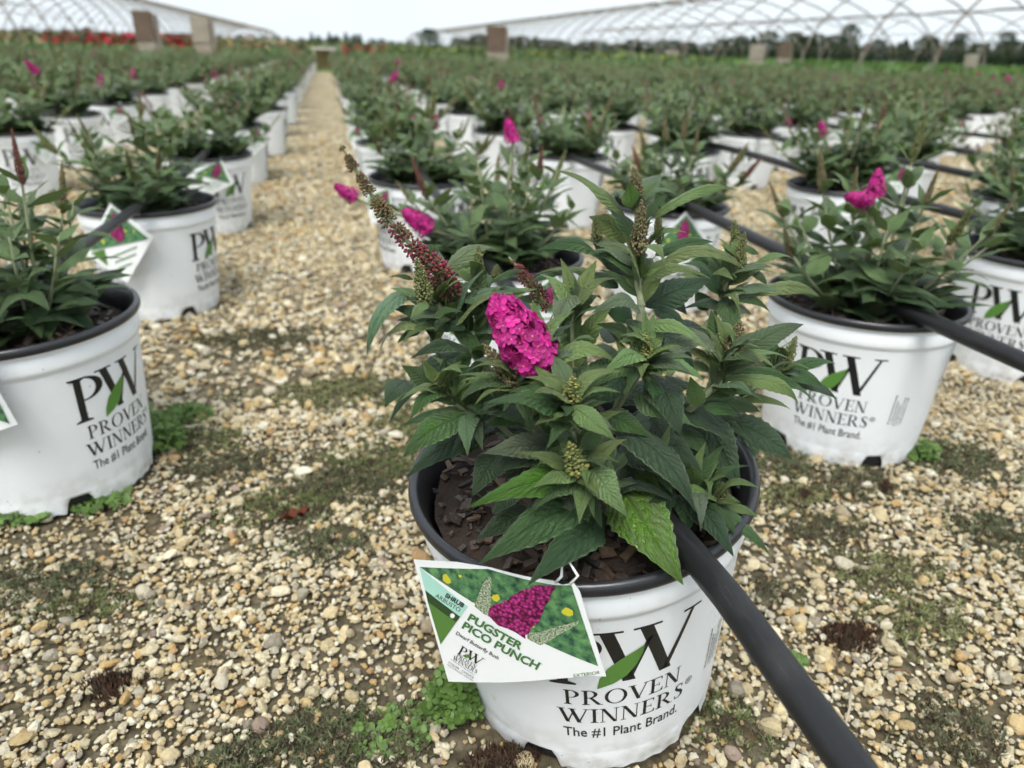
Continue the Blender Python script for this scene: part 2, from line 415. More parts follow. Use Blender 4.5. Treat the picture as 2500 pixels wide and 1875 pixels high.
def lettering_mesh(kd, i, step=0.004, offs=0.00035, lots=True):
    b = MB()
    if True:
        a0 = -math.pi / 2 + i * 2 * math.pi / 3
        for V, T, slot in logo_pieces(kd):
            V, T = slice_x([(p[0] * LU, p[1] * LU) for p in V], T, step)
            vs = []
            for x, y in V:
                z = 0.103 + y; r = body_r(z) + offs + slot * 0.0003; th = a0 + x / 0.106
                vs.append((r * math.cos(th), r * math.sin(th), z))
            b.add(vs, T, slot)
    if lots:   # column of fine care print beside one of the logos, turned on its side
        rr = random.Random(5)
        for k in range(5):
            th = -math.pi / 2 + (0.072 + k * 0.0042) / 0.106
            z = 0.062 + rr.random() * .006; top = z + 0.030 + rr.random() * .014
            while z < top:
                w = rr.uniform(.0012, .004); r0, r1 = body_r(z) + offs, body_r(z + w) + offs; d = 0.0007 / 0.106
                b.add([(r0 * math.cos(th - d), r0 * math.sin(th - d), z), (r0 * math.cos(th + d), r0 * math.sin(th + d), z), (r1 * math.cos(th + d), r1 * math.sin(th + d), z + w), (r1 * math.cos(th - d), r1 * math.sin(th - d), z + w)], [(0, 1, 2, 3)], 0)
                z += w + rr.uniform(.0006, .0014)
    return b.mesh('lettering', [MAT['ink'], MAT['ink2']], smooth=False)
POT_HI, RIM_HI = pot_mesh(180), rim_mesh(96)
POT_MID, RIM_MID = pot_mesh(90), rim_mesh(40)
LET_HI = [lettering_mesh(k, i, lots=(i == 0)) for i, k in enumerate((0, 1, 0))]
LET_MID = [lettering_mesh(k, i, .012, .0012, False) for i, k in enumerate((0, 1, 0))]

# ------------------------------------------------------------------ leaves
def leaf_prof(t):
    if t < .38: return math.sin(math.pi / 2 * (t / .38) ** .80) * .96 + .04
    k = (t - .38) / .62
    return max(0.0, (1 - k ** 1.55)) * (1 - .18 * k) + 0.0
def leaf_mesh(name, nt, nv, bend, twist, fold, wave, seed, serr=0.055, mat=None):
    rr = random.Random(seed); ph = rr.uniform(0, 6); b = MB(); vs = []; uv = []
    for i in range(nt + 1):
        t = i / nt; w = .5 * leaf_prof(t)
        for j in range(nv):
            v = -1 + 2 * j / (nv - 1); y = v * w
            if serr and abs(v) == 1 and 0 < i < nt: y *= 1 + (serr if i % 2 else -serr)
            x = t
            z = bend * 4 * t * (1 - t) * (0.75 + .5 * t)
            z += fold * abs(v) * leaf_prof(t) - fold * 1.5 * v * v * leaf_prof(t)
            z += wave * math.sin(9 * t + ph + 1.3 * v) * abs(v) * leaf_prof(t)
            a = twist * (t - .3)
            vs.append((x, y * math.cos(a), z + y * math.sin(a) * .35)); uv.append((t, v))
    fs = [(i * nv + j, (i + 1) * nv + j, (i + 1) * nv + j + 1, i * nv + j + 1) for i in range(nt) for j in range(nv - 1)]
    b.add(vs, fs, 0, None, uv)
    return b.mesh(name, [mat or MAT['leaf']], uv=True)
BENDS = [0.02, 0.07, 0.13, 0.20, 0.28]
LEAF_HI = [[leaf_mesh('leaf', 22, 7, bd, tw, .055, .022, 10 * i + k) for k, tw in enumerate((-.5, .1, .6))] for i, bd in enumerate(BENDS)]
LEAF_MID = [[leaf_mesh('leaf', 10, 5, bd, tw, .055, .02, 10 * i + k, 0) for k, tw in enumerate((-.5, .1, .6))] for i, bd in enumerate(BENDS)]
def leaf_matrix(B, T, width, hint):
    x = T - B; L = x.length; xn = x / L
    z = hint - xn * hint.dot(xn)
    if z.length < 1e-5: z = xn.orthogonal()
    z.normalize(); y = z.cross(xn)
    return Matrix(((xn.x * L, y.x * width, z.x * L, B.x), (xn.y * L, y.y * width, z.y * L, B.y), (xn.z * L, y.z * width, z.z * L, B.z), (0, 0, 0, 1)))

# ------------------------------------------------------------------ bud spikes, cymes, florets
def ico(sub=1):
    bm = bmesh.new(); bmesh.ops.create_icosphere(bm, subdivisions=sub, radius=1.0); bm.verts.index_update()
    V = np.array([v.co[:] for v in bm.verts]); T = np.array([[v.index for v in f.verts] for f in bm.faces]); bm.free()
    return V, T
ICO1, ICO2, ICO3 = ico(1), ico(2), ico(3)
def spike_mesh(name, seed, c0, c1, rows=24, hairs=46, lean=0.0, bud=.031, per=14):
    """unit spike along +Z, radius about 0.17"""
    rr = random.Random(seed); b = MB()
    for i in range(rows):
        t = i / (rows - 1); rad = .165 * (1 - t) ** .62 * (.45 + .55 * min(1, t * 5)) + .012
        n = max(3, int(per * (rad / .16) + 2))
        for k in range(n):
            if rr.random() < .06: continue
            a = 2 * math.pi * (k + .5 * (i % 2)) / n + rr.uniform(-.25, .25); q = rad * rr.uniform(.70, 1.16)
            c = Vector((q * math.cos(a), q * math.sin(a), t * .97 + rr.uniform(-.018, .018)))
            s = bud * rr.uniform(.7, 1.2) * (1 - .4 * t); m = rr.random() ** 1.2; sh = rr.uniform(.7, 1.25)
            col = tuple((c0[j] * (1 - m) + c1[j] * m) * sh for j in range(3))
            b.add([(c.x + v[0] * s, c.y + v[1] * s, c.z + v[2] * s * 1.15) for v in ICO1[0]], [tuple(f) for f in ICO1[1]], 0, col)
    b.tube([(0, 0, -.05), (0, 0, .5), (0, 0, .95)], [.06, .09, .012], 6, 0, tuple(.6 * x for x in c0))
    for i in range(hairs):
        t = rr.uniform(0, .75); a = rr.uniform(0, 6.28); rad = .165 * (1 - t) ** .62
        d = Vector((math.cos(a), math.sin(a), rr.uniform(.4, 1.4))).normalized(); p = Vector((rad * .7 * math.cos(a), rad * .7 * math.sin(a), t)); L = rr.uniform(.10, .24)
        s = d.orthogonal().normalized() * .010
        b.add([p - s, p + s, p + d * L], [(0, 1, 2)], 0, tuple(1.25 * x for x in c0))
    return b.mesh(name, [MAT['bud']], smooth=True, col=True)
GRN, OLV, BRN, RED, YEL = (.135, .165, .058), (.185, .180, .085), (.150, .105, .068), (.22, .040, .055), (.26, .245, .075)
SPK = {'olive': [spike_mesh('flower_spike', s, GRN, OLV) for s in (1, 2)],
       'brown': [spike_mesh('flower_spike', s, OLV, BRN) for s in (3, 4)],
       'yellow': [spike_mesh('flower_spike', s, GRN, YEL, 13, 90, bud=.046, per=11) for s in (5, 6)],
       'red': [spike_mesh('flower_spike', s, BRN, RED) for s in (7, 8)]}
def align(d, r, L, loc):
    z = d.normalized(); x = z.orthogonal().normalized(); y = z.cross(x)
    return Matrix(((x.x * r, y.x * r, z.x * L, loc.x), (x.y * r, y.y * r, z.y * L, loc.y), (x.z * r, y.z * r, z.z * L, loc.z), (0, 0, 0, 1)))
def cyme_mesh(seed, c0, c1, n=16):
    """a little domed cluster of buds on stalks, unit size along +Z"""
    rr = random.Random(seed); b = MB()
    for k in range(n):
        t = (k + .5) / n; ph = k * 2.39996; th = math.acos(1 - .92 * t)
        d = Vector((math.sin(th) * math.cos(ph), math.sin(th) * math.sin(ph), math.cos(th)))
        p = d * rr.uniform(.72, 1.0) + Vector((0, 0, .1)); s = rr.uniform(.13, .19)
        m = rr.random(); col = tuple((c0[j] * (1 - m) + c1[j] * m) * rr.uniform(.7, 1.3) for j in range(3))
        q = d.to_track_quat('Z', 'Y').to_matrix()
        b.add([p + q @ Vector((v[0] * s, v[1] * s, v[2] * s * 1.5)) for v in ICO1[0]], [tuple(f) for f in ICO1[1]], 0, col)
        b.tube([(0, 0, 0), p * .5 + Vector((0, 0, .05)), p], [.07, .05, .06], 4, 0, (.14, .15, .07), cap=False)
    return b.mesh('bud_cluster', [MAT['bud']], smooth=True, col=True)
CY_RED = [cyme_mesh(s, (.25, .040, .075), (.15, .055, .045)) for s in (1, 2, 3)]
CY_BRN = [cyme_mesh(s, (.15, .14, .07), (.17, .09, .06)) for s in (4, 5)]
def floret_mesh(seed, shade):
    rr = random.Random(seed); b = MB()
    for k in range(4):
        a0 = k * math.pi / 2 + rr.uniform(-.1, .1); cup = rr.uniform(-.12, .28); vs = [(0, 0, .02)]; n = 9; sz = rr.uniform(.9, 1.08); sh_ = rr.uniform(.88, 1.12)
        for i in range(n + 1):
            u = -1 + 2 * i / n; ang = u * 1.9
            rx = .56 + .43 * math.cos(ang); ry = .42 * math.sin(ang)
            rx = max(rx, .12); rx *= sz; ry *= sz
            x = rx * math.cos(a0) - ry * math.sin(a0); y = rx * math.sin(a0) + ry * math.cos(a0)
            vs.append((x, y, cup * (rx - .1) ** 2 + .22 * abs(ry) + .02))
        mid = (.55 * math.cos(a0), .55 * math.sin(a0), cup * .2 - .03)
        vs.append(mid); m = len(vs) - 1
        col = tuple(c * shade * sh_ for c in (.50, .024, .235))
        b.add(vs, [(0, 1, m)] + [(i, i + 1, m) for i in range(1, n + 1)] + [(n + 1, 0, m)], 0, col)
    b.add([(.13 * math.cos(i * 1.0472), .13 * math.sin(i * 1.0472), .05) for i in range(6)], [tuple(range(6))], 1)
    b.tube([(0, 0, -1.3), (0, 0, .02)], [.10, .16], 5, 0, (.30, .012, .10), cap=False)
    return b.mesh('floret', [MAT['petal'], MAT['throat']], smooth=False, col=True)
FLORET = [floret_mesh(s, sh) for s, sh in ((1, 1.0), (2, .62), (3, 1.25), (4, .80))]
def bloom_mesh(seed, n=150):
    """a whole magenta panicle as one mesh for plants further back, unit length along +Z"""
    rr = random.Random(seed); b = MB()
    for k in range(n):
        t = (k + .5) / n; a = k * 2.39996; rad = (.36 * (1 - t) ** .6 * min(1, t * 5 + .4) + .02) * rr.uniform(.72, 1.18)
        p = Vector((rad * math.cos(a), rad * math.sin(a), t)); d = Vector((math.cos(a), math.sin(a), .45 + rr.uniform(-.4, .4))).normalized()
        x = d.orthogonal().normalized(); y = d.cross(x); s = .10 * rr.uniform(.7, 1.2); sh_ = rr.uniform(.4, 1.25); col = tuple(c * sh_ for c in (.48, .014, .21))
        b.add([p + d * .03 + (x * math.cos(q) + y * math.sin(q)) * s * (1 if i % 2 else .5) for i, q in enumerate([j * math.pi / 4 for j in range(8)])], [tuple(range(8))], 0, col)
    b.tube([(0, 0, -.08), (0, 0, .5), (0, 0, 1.0)], [.05, .22, .03], 8, 0, (.22, .01, .07))
    return b.mesh('flower_spike', [MAT['petal']], smooth=False, col=True)
BLOOM = [bloom_mesh(s) for s in (1, 2, 3)]

# ================================================================== setting
def ground_material():
    t = NT('gravel bed'); v = t.n('TexCoord').outputs['Object']
    vo = t.n('TexVoronoi', {'Scale': 75.0}); t.set(vo.inputs['Vector'], v)
    pick = t.n('SeparateColor', {0: vo.outputs['Color']}).outputs[0]
    stones = t.ramp(pick, [(0.0, (.16, .13, .085)), (.25, (.34, .27, .16)), (.5, (.50, .41, .26)), (.75, (.58, .51, .36)), (1.0, (.36, .23, .10))])
    vo2 = t.n('TexVoronoi', {'Scale': 31.0}); t.set(vo2.inputs['Vector'], v)
    p2 = t.n('SeparateColor', {0: vo2.outputs['Color']}).outputs[1]
    stones = t.mix(.45, stones, t.ramp(p2, [(0.0, (.17, .15, .09)), (.5, (.47, .39, .25)), (1.0, (.62, .55, .40))]))
    edge = t.math('MULTIPLY', t.math('SUBTRACT', vo.outputs['Distance'], .42), 3.0, clamp=True)
    stones = t.mix(t.math('MULTIPLY', edge, .7), stones, (.075, .06, .04))
    dirt = t.mix(t.ramp(t.noise(220, 6, v, .7), [(.35, (0, 0, 0)), (.68, (1, 1, 1))]), (.014, .014, .009), (.11, .09, .055))
    mo = t.math('MULTIPLY', t.math('SUBTRACT', t.noise(3.2, 6, v, .65), .52), 6.0, clamp=True)
    mosscol = t.mix(t.noise(160, 4, v), (.035, .05, .02), (.11, .12, .06))
    col = t.mix(t.math('MULTIPLY', mo, .45), stones, mosscol)
    # close to the camera real stones lie on bare dirt; further off the bed itself carries the stones
    yy = t.n('SeparateXYZ', {0: v}).outputs[1]
    far = t.math('MULTIPLY', t.math('SUBTRACT', yy, 0.9), 0.8, clamp=True)
    col = t.mix(t.math('ADD', .22, t.math('MULTIPLY', far, .78)), dirt, col)
    t.p(color=col, rough=.9, spec=.15)
    t.bump(t.math('SUBTRACT', 1.0, vo.outputs['Distance']), .8, .006)
    return t.mat
MAT['ground'] = ground_material()
def grass_material(name, a, b, sc):
    t = NT(name); v = t.n('TexCoord').outputs['Object']
    st = t.n('Mapping', {0: v, 3: (1.0, 0.25, 1.0)})
    col = t.mix(t.noise(sc, 6, st), a, b); col = t.mix(t.math('MULTIPLY', t.noise(sc * 9, 4, v), .5), col, tuple(k * .55 for k in a))
    t.p(color=col, rough=.9, spec=.1); t.bump(t.noise(sc * 6, 4, v), .8, .05)
    return t.mat
MAT['grass'] = grass_material('field grass', (.07, .14, .03), (.13, .20, .045), .35)
MAT['far'] = grass_material('far ground', (.10, .13, .04), (.22, .21, .09), .12)

def sheet(name, x0, x1, y0, y1, z, mat, nx=2, ny=2, hump=0.0, seed=0):
    b = MB(); rr = random.Random(seed)
    vs = [(x0 + (x1 - x0) * i / nx, y0 + (y1 - y0) * j / ny, z + rr.uniform(-hump, hump)) for j in range(ny + 1) for i in range(nx + 1)]
    b.add(vs, [(j * (nx + 1) + i, j * (nx + 1) + i + 1, (j + 1) * (nx + 1) + i + 1, (j + 1) * (nx + 1) + i) for j in range(ny) for i in range(nx)], 0)
    return link(name, b.mesh(name, [mat]))
tag(sheet('ground', -900, 900, -60, 1400, -.012, MAT['far']), 'flat open ground running out to the horizon', 'ground', kind='structure')
tag(sheet('gravel_bed', -9.5, 11.5, -2.0, 26.0, -.004, MAT['ground']), 'gravel and dirt bed under the rows of pots', 'gravel bed', kind='structure')
tag(sheet('grass_field', 10.5, 120, 4, 110, .002, MAT['grass']), 'bright green grass field beyond the hoop frames', 'grass', kind='structure')

# ------------------------------------------------------------------ pot positions
ROWX = {'R': [.185 + .455 * i for i in range(24)], 'L': [-.33] + [-.98 - .455 * i for i in range(20)]}
KNOWN = {('R', 0): [.427, 1.02, 1.70, 2.37], ('R', 1): [.765, 1.35, 2.09, 2.82, 3.57], ('R', 2): [.935, 1.58, 2.25],
         ('R', 3): [1.38, 1.99, 2.68], ('R', 4): [1.65, 2.35], ('L', 0): [.832, 1.46, 2.14, 2.92, 3.65], ('L', 1): [2.68, 3.30, 3.95]}
DX = {('L', 0, 0): -.335, ('R', 0, 1): .225, ('R', 0, 2): .19, ('R', 1, 0): .650, ('R', 1, 1): .635, ('R', 1, 2): .65, ('R', 2, 0): 1.10, ('R', 2, 1): 1.19, ('R', 3, 1): 1.66}
rg = random.Random(11)
def visible(x, y, z=.3, m=160):
    px, py, dz = project((x, y, z))
    return dz > .1 and -m < px < W_PX + m and -m < py < H_PX + m
SITES = []
for side in 'RL':
    for ri, X in enumerate(ROWX[side]):
        ys = list(KNOWN.get((side, ri), []))
        y = (ys[-1] + .70) if ys else (1.2 + .35 * (ri % 2) + (1.0 if side == 'L' else 0))
        while y < 19.5:
            ys.append(y + rg.uniform(-.03, .03)); y += .70
        k = 0
        for yi, yy in enumerate(ys):
            x = DX.get((side, ri, yi), X + rg.uniform(-.02, .02))
            if math.hypot(x, yy) < .3: continue
            if visible(x, yy, .3, 200 if yy < 3 else 120):
                SITES.append(dict(side=side, ri=ri, k=k, x=x, y=yy, d=math.hypot(x, yy), key=(side, ri, yi))); k += 1
SITES.sort(key=lambda s: s['d'])

# ------------------------------------------------------------------ gravel stones (near part of the bed): too many to count
rs = np.random.default_rng(4)
def stone_protos(n, base, planes, lo):
    out = []
    for k in range(n):
        V = base[0] / np.linalg.norm(base[0], axis=1)[:, None]
        N = rs.normal(size=(planes, 3)); N /= np.linalg.norm(N, axis=1)[:, None]; D = rs.uniform(lo, .95, planes)
        dots = V @ N.T; r = np.where(dots > .05, D / np.maximum(dots, .05), 9).min(1); r = np.minimum(r, 1.0)
        P = V * r[:, None]; P *= np.array([1.0, rs.uniform(.62, .95), rs.uniform(.42, .8)])
        out.append(P)
    return out
PAL = np.array([[.62, .54, .38], [.56, .46, .29], [.52, .38, .19], [.47, .30, .12], [.68, .62, .50], [.72, .69, .60], [.44, .41, .35], [.34, .28, .20], [.22, .20, .18], [.25, .18, .17], [.40, .23, .10]])
PALW = np.array([.23, .19, .11, .05, .17, .08, .08, .05, .02, .012, .012]); PALW /= PALW.sum(); PAL = (PAL * .78 + .22 * np.array([.53, .45, .32])) * np.array([.87, .865, .80])
# patches where moss and bare soil break the gravel: photo pixels and half sizes in metres
MOSS = [(2020, 1290, .055, .030), (1930, 1215, .05, .03), (2160, 1400, .06, .035), (2260, 1520, .06, .03), (1885, 1450, .03, .02), (2330, 1790, .045, .03), (1780, 1760, .03, .03),
        (700, 1240, .08, .04), (840, 1180, .09, .05), (800, 1330, .05, .03), (120, 1420, .06, .03), (210, 1480, .05, .02), (950, 1130, .09, .05), (560, 1140, .07, .04),
        (770, 1790, .05, .03), (930, 1800, .05, .03), (620, 1850, .05, .02), (640, 830, .10, .06), (820, 960, .10, .06), (470, 1080, .07, .04), (1010, 1030, .06, .05), (1880, 1130, .08, .05), (2330, 1120, .07, .05), (2080, 1180, .06, .04), (2420, 1300, .05, .04)]
MOSSW = [(atZ(px, py, 0), a, b) for px, py, a, b in MOSS]
DARK = [(1830, 1180, .10, .05), (560, 960, .09, .06), (500, 870, .08, .05), (1240, 1820, .06, .05), (1050, 1740, .07, .06), (2010, 1360, .12, .06), (660, 1270, .09, .06), (760, 1100, .10, .06), (300, 1180, .07, .05)]
DARKW = [(atZ(px, py, 0), a, b) for px, py, a, b in DARK]
def patch_mask(P, lst, soft=1.0):
    m = np.zeros(len(P))
    for c, a, b in lst:
        q = ((P[:, 0] - c.x) / a) ** 2 + ((P[:, 1] - c.y) / b) ** 2
        m = np.maximum(m, np.exp(-q * .9))
    return m
def lumps(P, s=6.0):
    x, y = P[:, 0] * s, P[:, 1] * s
    return (np.sin(x * 1.7 + 2 * np.sin(y * .9)) + np.sin(y * 2.3 + 1.7 * np.sin(x * 1.3)) + np.sin((x + y) * 3.1 + np.sin(x * 2.1))) / 3
def scatter(n, x0, x1, y0, y1, med, sig, protos, tris, clampr, thin):
    P = np.c_[rs.uniform(x0, x1, n), rs.uniform(y0, y1, n)]
    q = np.c_[P, np.zeros(n)] - np.array([0, 0, CAM_H]); dz = q @ CF
    px = W_PX / 2 + F_PX * (q @ CR) / dz; py = H_PX / 2 + F_PX * (q @ CD) / dz
    ok = (dz > .1) & (px > -700) & (px < W_PX + 700) & (py < H_PX + 450) & (((px > -200) & (px < W_PX + 200) & (py < H_PX + 150)) | (rs.uniform(size=n) < .5)) & (py > 0)
    for s in SITES[:60]:
        ok &= np.hypot(P[:, 0] - s['x'], P[:, 1] - s['y']) > (.098 if s['d'] < 1.2 else .09)
    mm = np.maximum(patch_mask(P, MOSSW), .85 * patch_mask(P, DARKW)); wild = np.clip((lumps(P) - .38) * 2.0, 0, .75)
    ok &= rs.uniform(size=n) > np.maximum(mm * 1.05, wild) * thin
    P = P[ok]; n = len(P)
    r = np.clip(med * np.exp(rs.normal(0, sig, n)), .0016, clampr)
    Vs, Ts, Cs = [], [], []; base = 0; nv = len(protos[0])
    which = rs.integers(0, len(protos), n); col = PAL[rs.choice(len(PAL), n, p=PALW)] * rs.uniform(.8, 1.15, (n, 1))
    a = rs.uniform(0, 2 * np.pi, n); tx = rs.normal(0, .35, n); ty = rs.normal(0, .35, n)
    for k, pr in enumerate(protos):
        i = np.where(which == k)[0]
        if len(i) == 0: continue
        ca, sa = np.cos(a[i]), np.sin(a[i]); X = pr[None, :, 0]; Y = pr[None, :, 1]; Z = pr[None, :, 2]
        Z2 = Z + 0.0; X2 = X * np.cos(tx[i])[:, None] + Z2 * np.sin(tx[i])[:, None]; Z3 = -X * np.sin(tx[i])[:, None] + Z2 * np.cos(tx[i])[:, None]
        Y2 = Y * np.cos(ty[i])[:, None] + Z3 * np.sin(ty[i])[:, None]; Z4 = -Y * np.sin(ty[i])[:, None] + Z3 * np.cos(ty[i])[:, None]
        V = np.stack([X2 * ca[:, None] - Y2 * sa[:, None], X2 * sa[:, None] + Y2 * ca[:, None], Z4], 2) * r[i][:, None, None]
        lift = r[i] * rs.uniform(.05, .55, len(i)) - .001
        V += np.stack([P[i, 0], P[i, 1], lift], 1)[:, None, :]
        Vs.append(V.reshape(-1, 3)); Ts.append((tris[None] + (np.arange(len(i)) * nv)[:, None, None] + base).reshape(-1, 3)); base += len(i) * nv
        Cs.append(np.repeat(col[i], nv, 0))
    return np.concatenate(Vs), np.concatenate(Ts), np.concatenate(Cs)
PH = stone_protos(18, ICO2, 11, .45); PL = stone_protos(12, ICO1, 5, .6)
sets = [scatter(27000, -.95, 1.25, .10, .95, .0034, .46, PH, ICO2[1], .0135, .72),
        scatter(68000, -.95, 1.25, .10, .95, .0024, .35, PL, ICO1[1], .005, .6),
        scatter(44000, -1.0, 2.2, .90, 2.1, .0045, .42, PL, ICO1[1], .012, .7),
        scatter(30000, -1.6, 3.2, 2.0, 4.6, .0070, .40, PL, ICO1[1], .018, .7)]
off = 0; VV, TT, CC = [], [], []
for V, T, C in sets:
    VV.append(V); TT.append(T + off); CC.append(C); off += len(V)
gm = big_mesh('gravel', np.concatenate(VV), np.concatenate(TT), [MAT['stone']], np.concatenate(CC), smooth=False)
tag(link('gravel', gm), 'loose cream and tan crushed stone covering the ground', 'gravel', kind='stuff')

# moss: thousands of tiny upright blades in patches between the stones
def blades(n_per, rng, lst, hmin, hmax, cols, spread=1.0):
    V, T, C = [], [], []; b = 0
    for c, a, d in lst:
        n = int(n_per * (a * d) / .0015)
        ang = rng.uniform(0, 2 * np.pi, n); rad = np.sqrt(rng.uniform(0, 1, n)) * spread * (1 + .35 * np.sin(ang * 3 + c.x * 40) + .2 * np.sin(ang * 7 + c.y * 50))
        x = c.x + a * rad * np.cos(ang) * 1.15; y = c.y + d * rad * np.sin(ang) * 1.15
        dome = .006 * np.clip(1 - rad ** 2, 0, 1) + .002 * np.sin(x * 300) * np.sin(y * 280)
        h = rng.uniform(hmin, hmax, n); lx, ly = rng.normal(0, .0022, n), rng.normal(0, .0022, n); w = rng.uniform(.0005, .0013, n); t = rng.uniform(0, np.pi, n)
        p0 = np.c_[x - w * np.cos(t), y - w * np.sin(t), dome - .002]; p1 = np.c_[x + w * np.cos(t), y + w * np.sin(t), dome - .002]; p2 = np.c_[x + lx, y + ly, dome + h]
        V.append(np.stack([p0, p1, p2], 1).reshape(-1, 3)); T.append(np.arange(3 * n).reshape(-1, 3) + b); b += 3 * n
        k = np.array(cols[rng.integers(0, len(cols))])[None] * rng.uniform(.6, 1.35, (n, 1)); br = (np.sin(x * 170 + c.y * 30) * np.sin(y * 210) + rng.normal(0, .5, n)) > .45; k = np.where(br[:, None], np.array([[.085, .065, .045]]) * rng.uniform(.6, 1.3, (n, 1)), k); C.append(np.repeat(k, 3, 0))
    return np.concatenate(V), np.concatenate(T), np.concatenate(C)
V, T, C = blades(1700, rs, MOSSW, .0008, .0026, [(.16, .19, .08), (.13, .15, .08), (.22, .24, .11), (.12, .125, .07)])
tag(link('moss', big_mesh('moss', V, T, [MAT['moss']], C)), 'low green moss spreading between the stones', 'moss', kind='stuff')

# dead brown moss tufts
for px, py, a, lab in ((270, 1680, .017, 'dry brown moss tuft on the gravel at the lower left'), (2078, 1562, .022, 'dry brown moss tuft on the gravel right of the black hose'),
                       (1235, 1868, .022, 'dry brown moss tuft under the front edge of the nearest pot'), (1960, 1215, .012, 'small reddish brown moss tuft near the right-hand pot'), (2160, 1195, .009, 'tiny reddish moss tuft in the pale moss at right')):
    c = atZ(px, py, 0); V, T, C = blades(4200, rs, [(Vector((0, 0, 0)), a, a * .8)], .002, .0055, [(.085, .050, .034)], 1.0)
    V[:, 2] *= 1.3
    o = link('moss_tuft', big_mesh('moss_tuft', V, T, [MAT['moss']], C)); o.location = c
    tag(o, lab, 'moss tuft', 'brown moss tufts')

# leafy weeds at the foot of pots
def weed(px, py, lab, rad, n, hmax, seed, dy=0.0):
    rr = random.Random(seed); c = atZ(px, py, 0); c.y += dy; root = empty('weed', c); b = MB(); s = MB()
    for i in range(n):
        a = rr.uniform(0, 6.28); q = rad * math.sqrt(rr.random()); h = hmax * (1 - .6 * q / rad) * rr.uniform(.35, 1.0)
        p = Vector((q * math.cos(a), q * math.sin(a) * .7, h)); k = rr.choice((3, 3, 4)); sz = rr.uniform(.0035, .0062); ph = rr.uniform(0, 6)
        tl = Vector((rr.uniform(-.5, .5), rr.uniform(-.8, .1), 1)).normalized(); x = tl.orthogonal().normalized(); y = tl.cross(x)
        sh_ = rr.uniform(.65, 1.3); col = tuple(v * sh_ for v in (.115, .205, .045))
        for m in range(k):
            th = ph + m * 2 * math.pi / k; d = x * math.cos(th) + y * math.sin(th); e = tl.cross(d)
            b.add([p, p + d * sz * .5 + e * sz * .45, p + d * sz + e * sz * .42 + tl * .0006, p + d * sz * 1.2, p + d * sz - e * sz * .42 + tl * .0006, p + d * sz * .5 - e * sz * .45], [(0, 1, 2, 3, 4, 5)], 0, col)
        if i % 3 == 0: s.tube([(p.x * .5, p.y * .5, 0), (p.x * .8, p.y * .8, h * .6), p], .0004, 4, 0, (.09, .16, .04))
    o = link('weed_leaves', b.mesh('weed_leaves', [MAT['weed']], smooth=False, col=True), root); o['kind'] = 'stuff'
    link('weed_stalks', s.mesh('weed_stalks', [MAT['weed']], col=True), root)
    tag(root, lab, 'weed', 'weeds at the feet of pots')
weed(1112, 1800, 'bright green weed growing at the left foot of the nearest pot', .022, 150, .066, 1, .015)
weed(372, 1100, 'bright green weed against the right side of the big left pot', .042, 200, .070, 2, .0)
weed(240, 1225, 'low green weed fringe along the base of the big left pot', .036, 80, .014, 3)
weed(60, 1262, 'small green weed in front of the big left pot at the picture edge', .030, 90, .022, 4)
weed(460, 1020, 'sparse green weed in the aisle just right of the big left pot', .035, 90, .02, 5)
weed(2250, 1120, 'small green weed at the right foot of the right-hand pot', .022, 60, .03, 6)
weed(1905, 1625, 'tiny yellow-green weed beside the nearest pot and the black hose', .02, 45, .012, 7)
weed(950, 1790, 'low dark green weed patch left of the nearest pot', .030, 50, .009, 8)

# a dead leaf and dry stalks on the gravel
c = atZ(690, 1283, 0); b = MB(); rr = random.Random(3)
prt = []
for i in range(9):
    t = i / 8; w = .0055 * math.sin(math.pi * (t * .9 + .05)); prt.append((t * .03, w, w))
vs = []
for i, (x, w, _) in enumerate(prt):
    for v in (-1, 0, 1): vs.append((x, v * w, .006 + .006 * abs(v) + .003 * math.sin(i * 1.9 + v)))
b.add(vs, [(i * 3 + j, (i + 1) * 3 + j, (i + 1) * 3 + j + 1, i * 3 + j + 1) for i in range(8) for j in range(2)], 0, (.11, .035, .022))
o = link('dead_leaf', b.mesh('dead_leaf', [MAT['moss']], col=True)); o.location = c; o.rotation_euler = (0, 0, .35)
tag(o, 'curled reddish brown dead leaf lying in the aisle', 'dead leaf')
for (p0, p1, lab) in (((2075, 1690), (2055, 1800), 'pale dry straw lying beside the black hose'), ((2020, 1590), (2045, 1640), 'short whitish stick on the gravel by the brown moss'), ((2170, 1640), (2230, 1655), 'short brown twig on the gravel at right')):
    a, e = atZ(*p0, .008), atZ(*p1, .006); b = MB(); m = (a + e) / 2 + Vector((.004, .002, .003)) - a
    b.tube([(0, 0, 0), m * .5 + Vector((0, 0, .001)), m, (e - a)], [.0011, .0013, .0011, .0006], 5, 0, (.42, .36, .27) if 'brown' not in lab else (.16, .10, .06))
    o = link('dry_stalk', b.mesh('dry_stalk', [MAT['moss']], col=True)); o.location = a; tag(o, lab, 'dry stalk', 'dry stalks on the gravel')

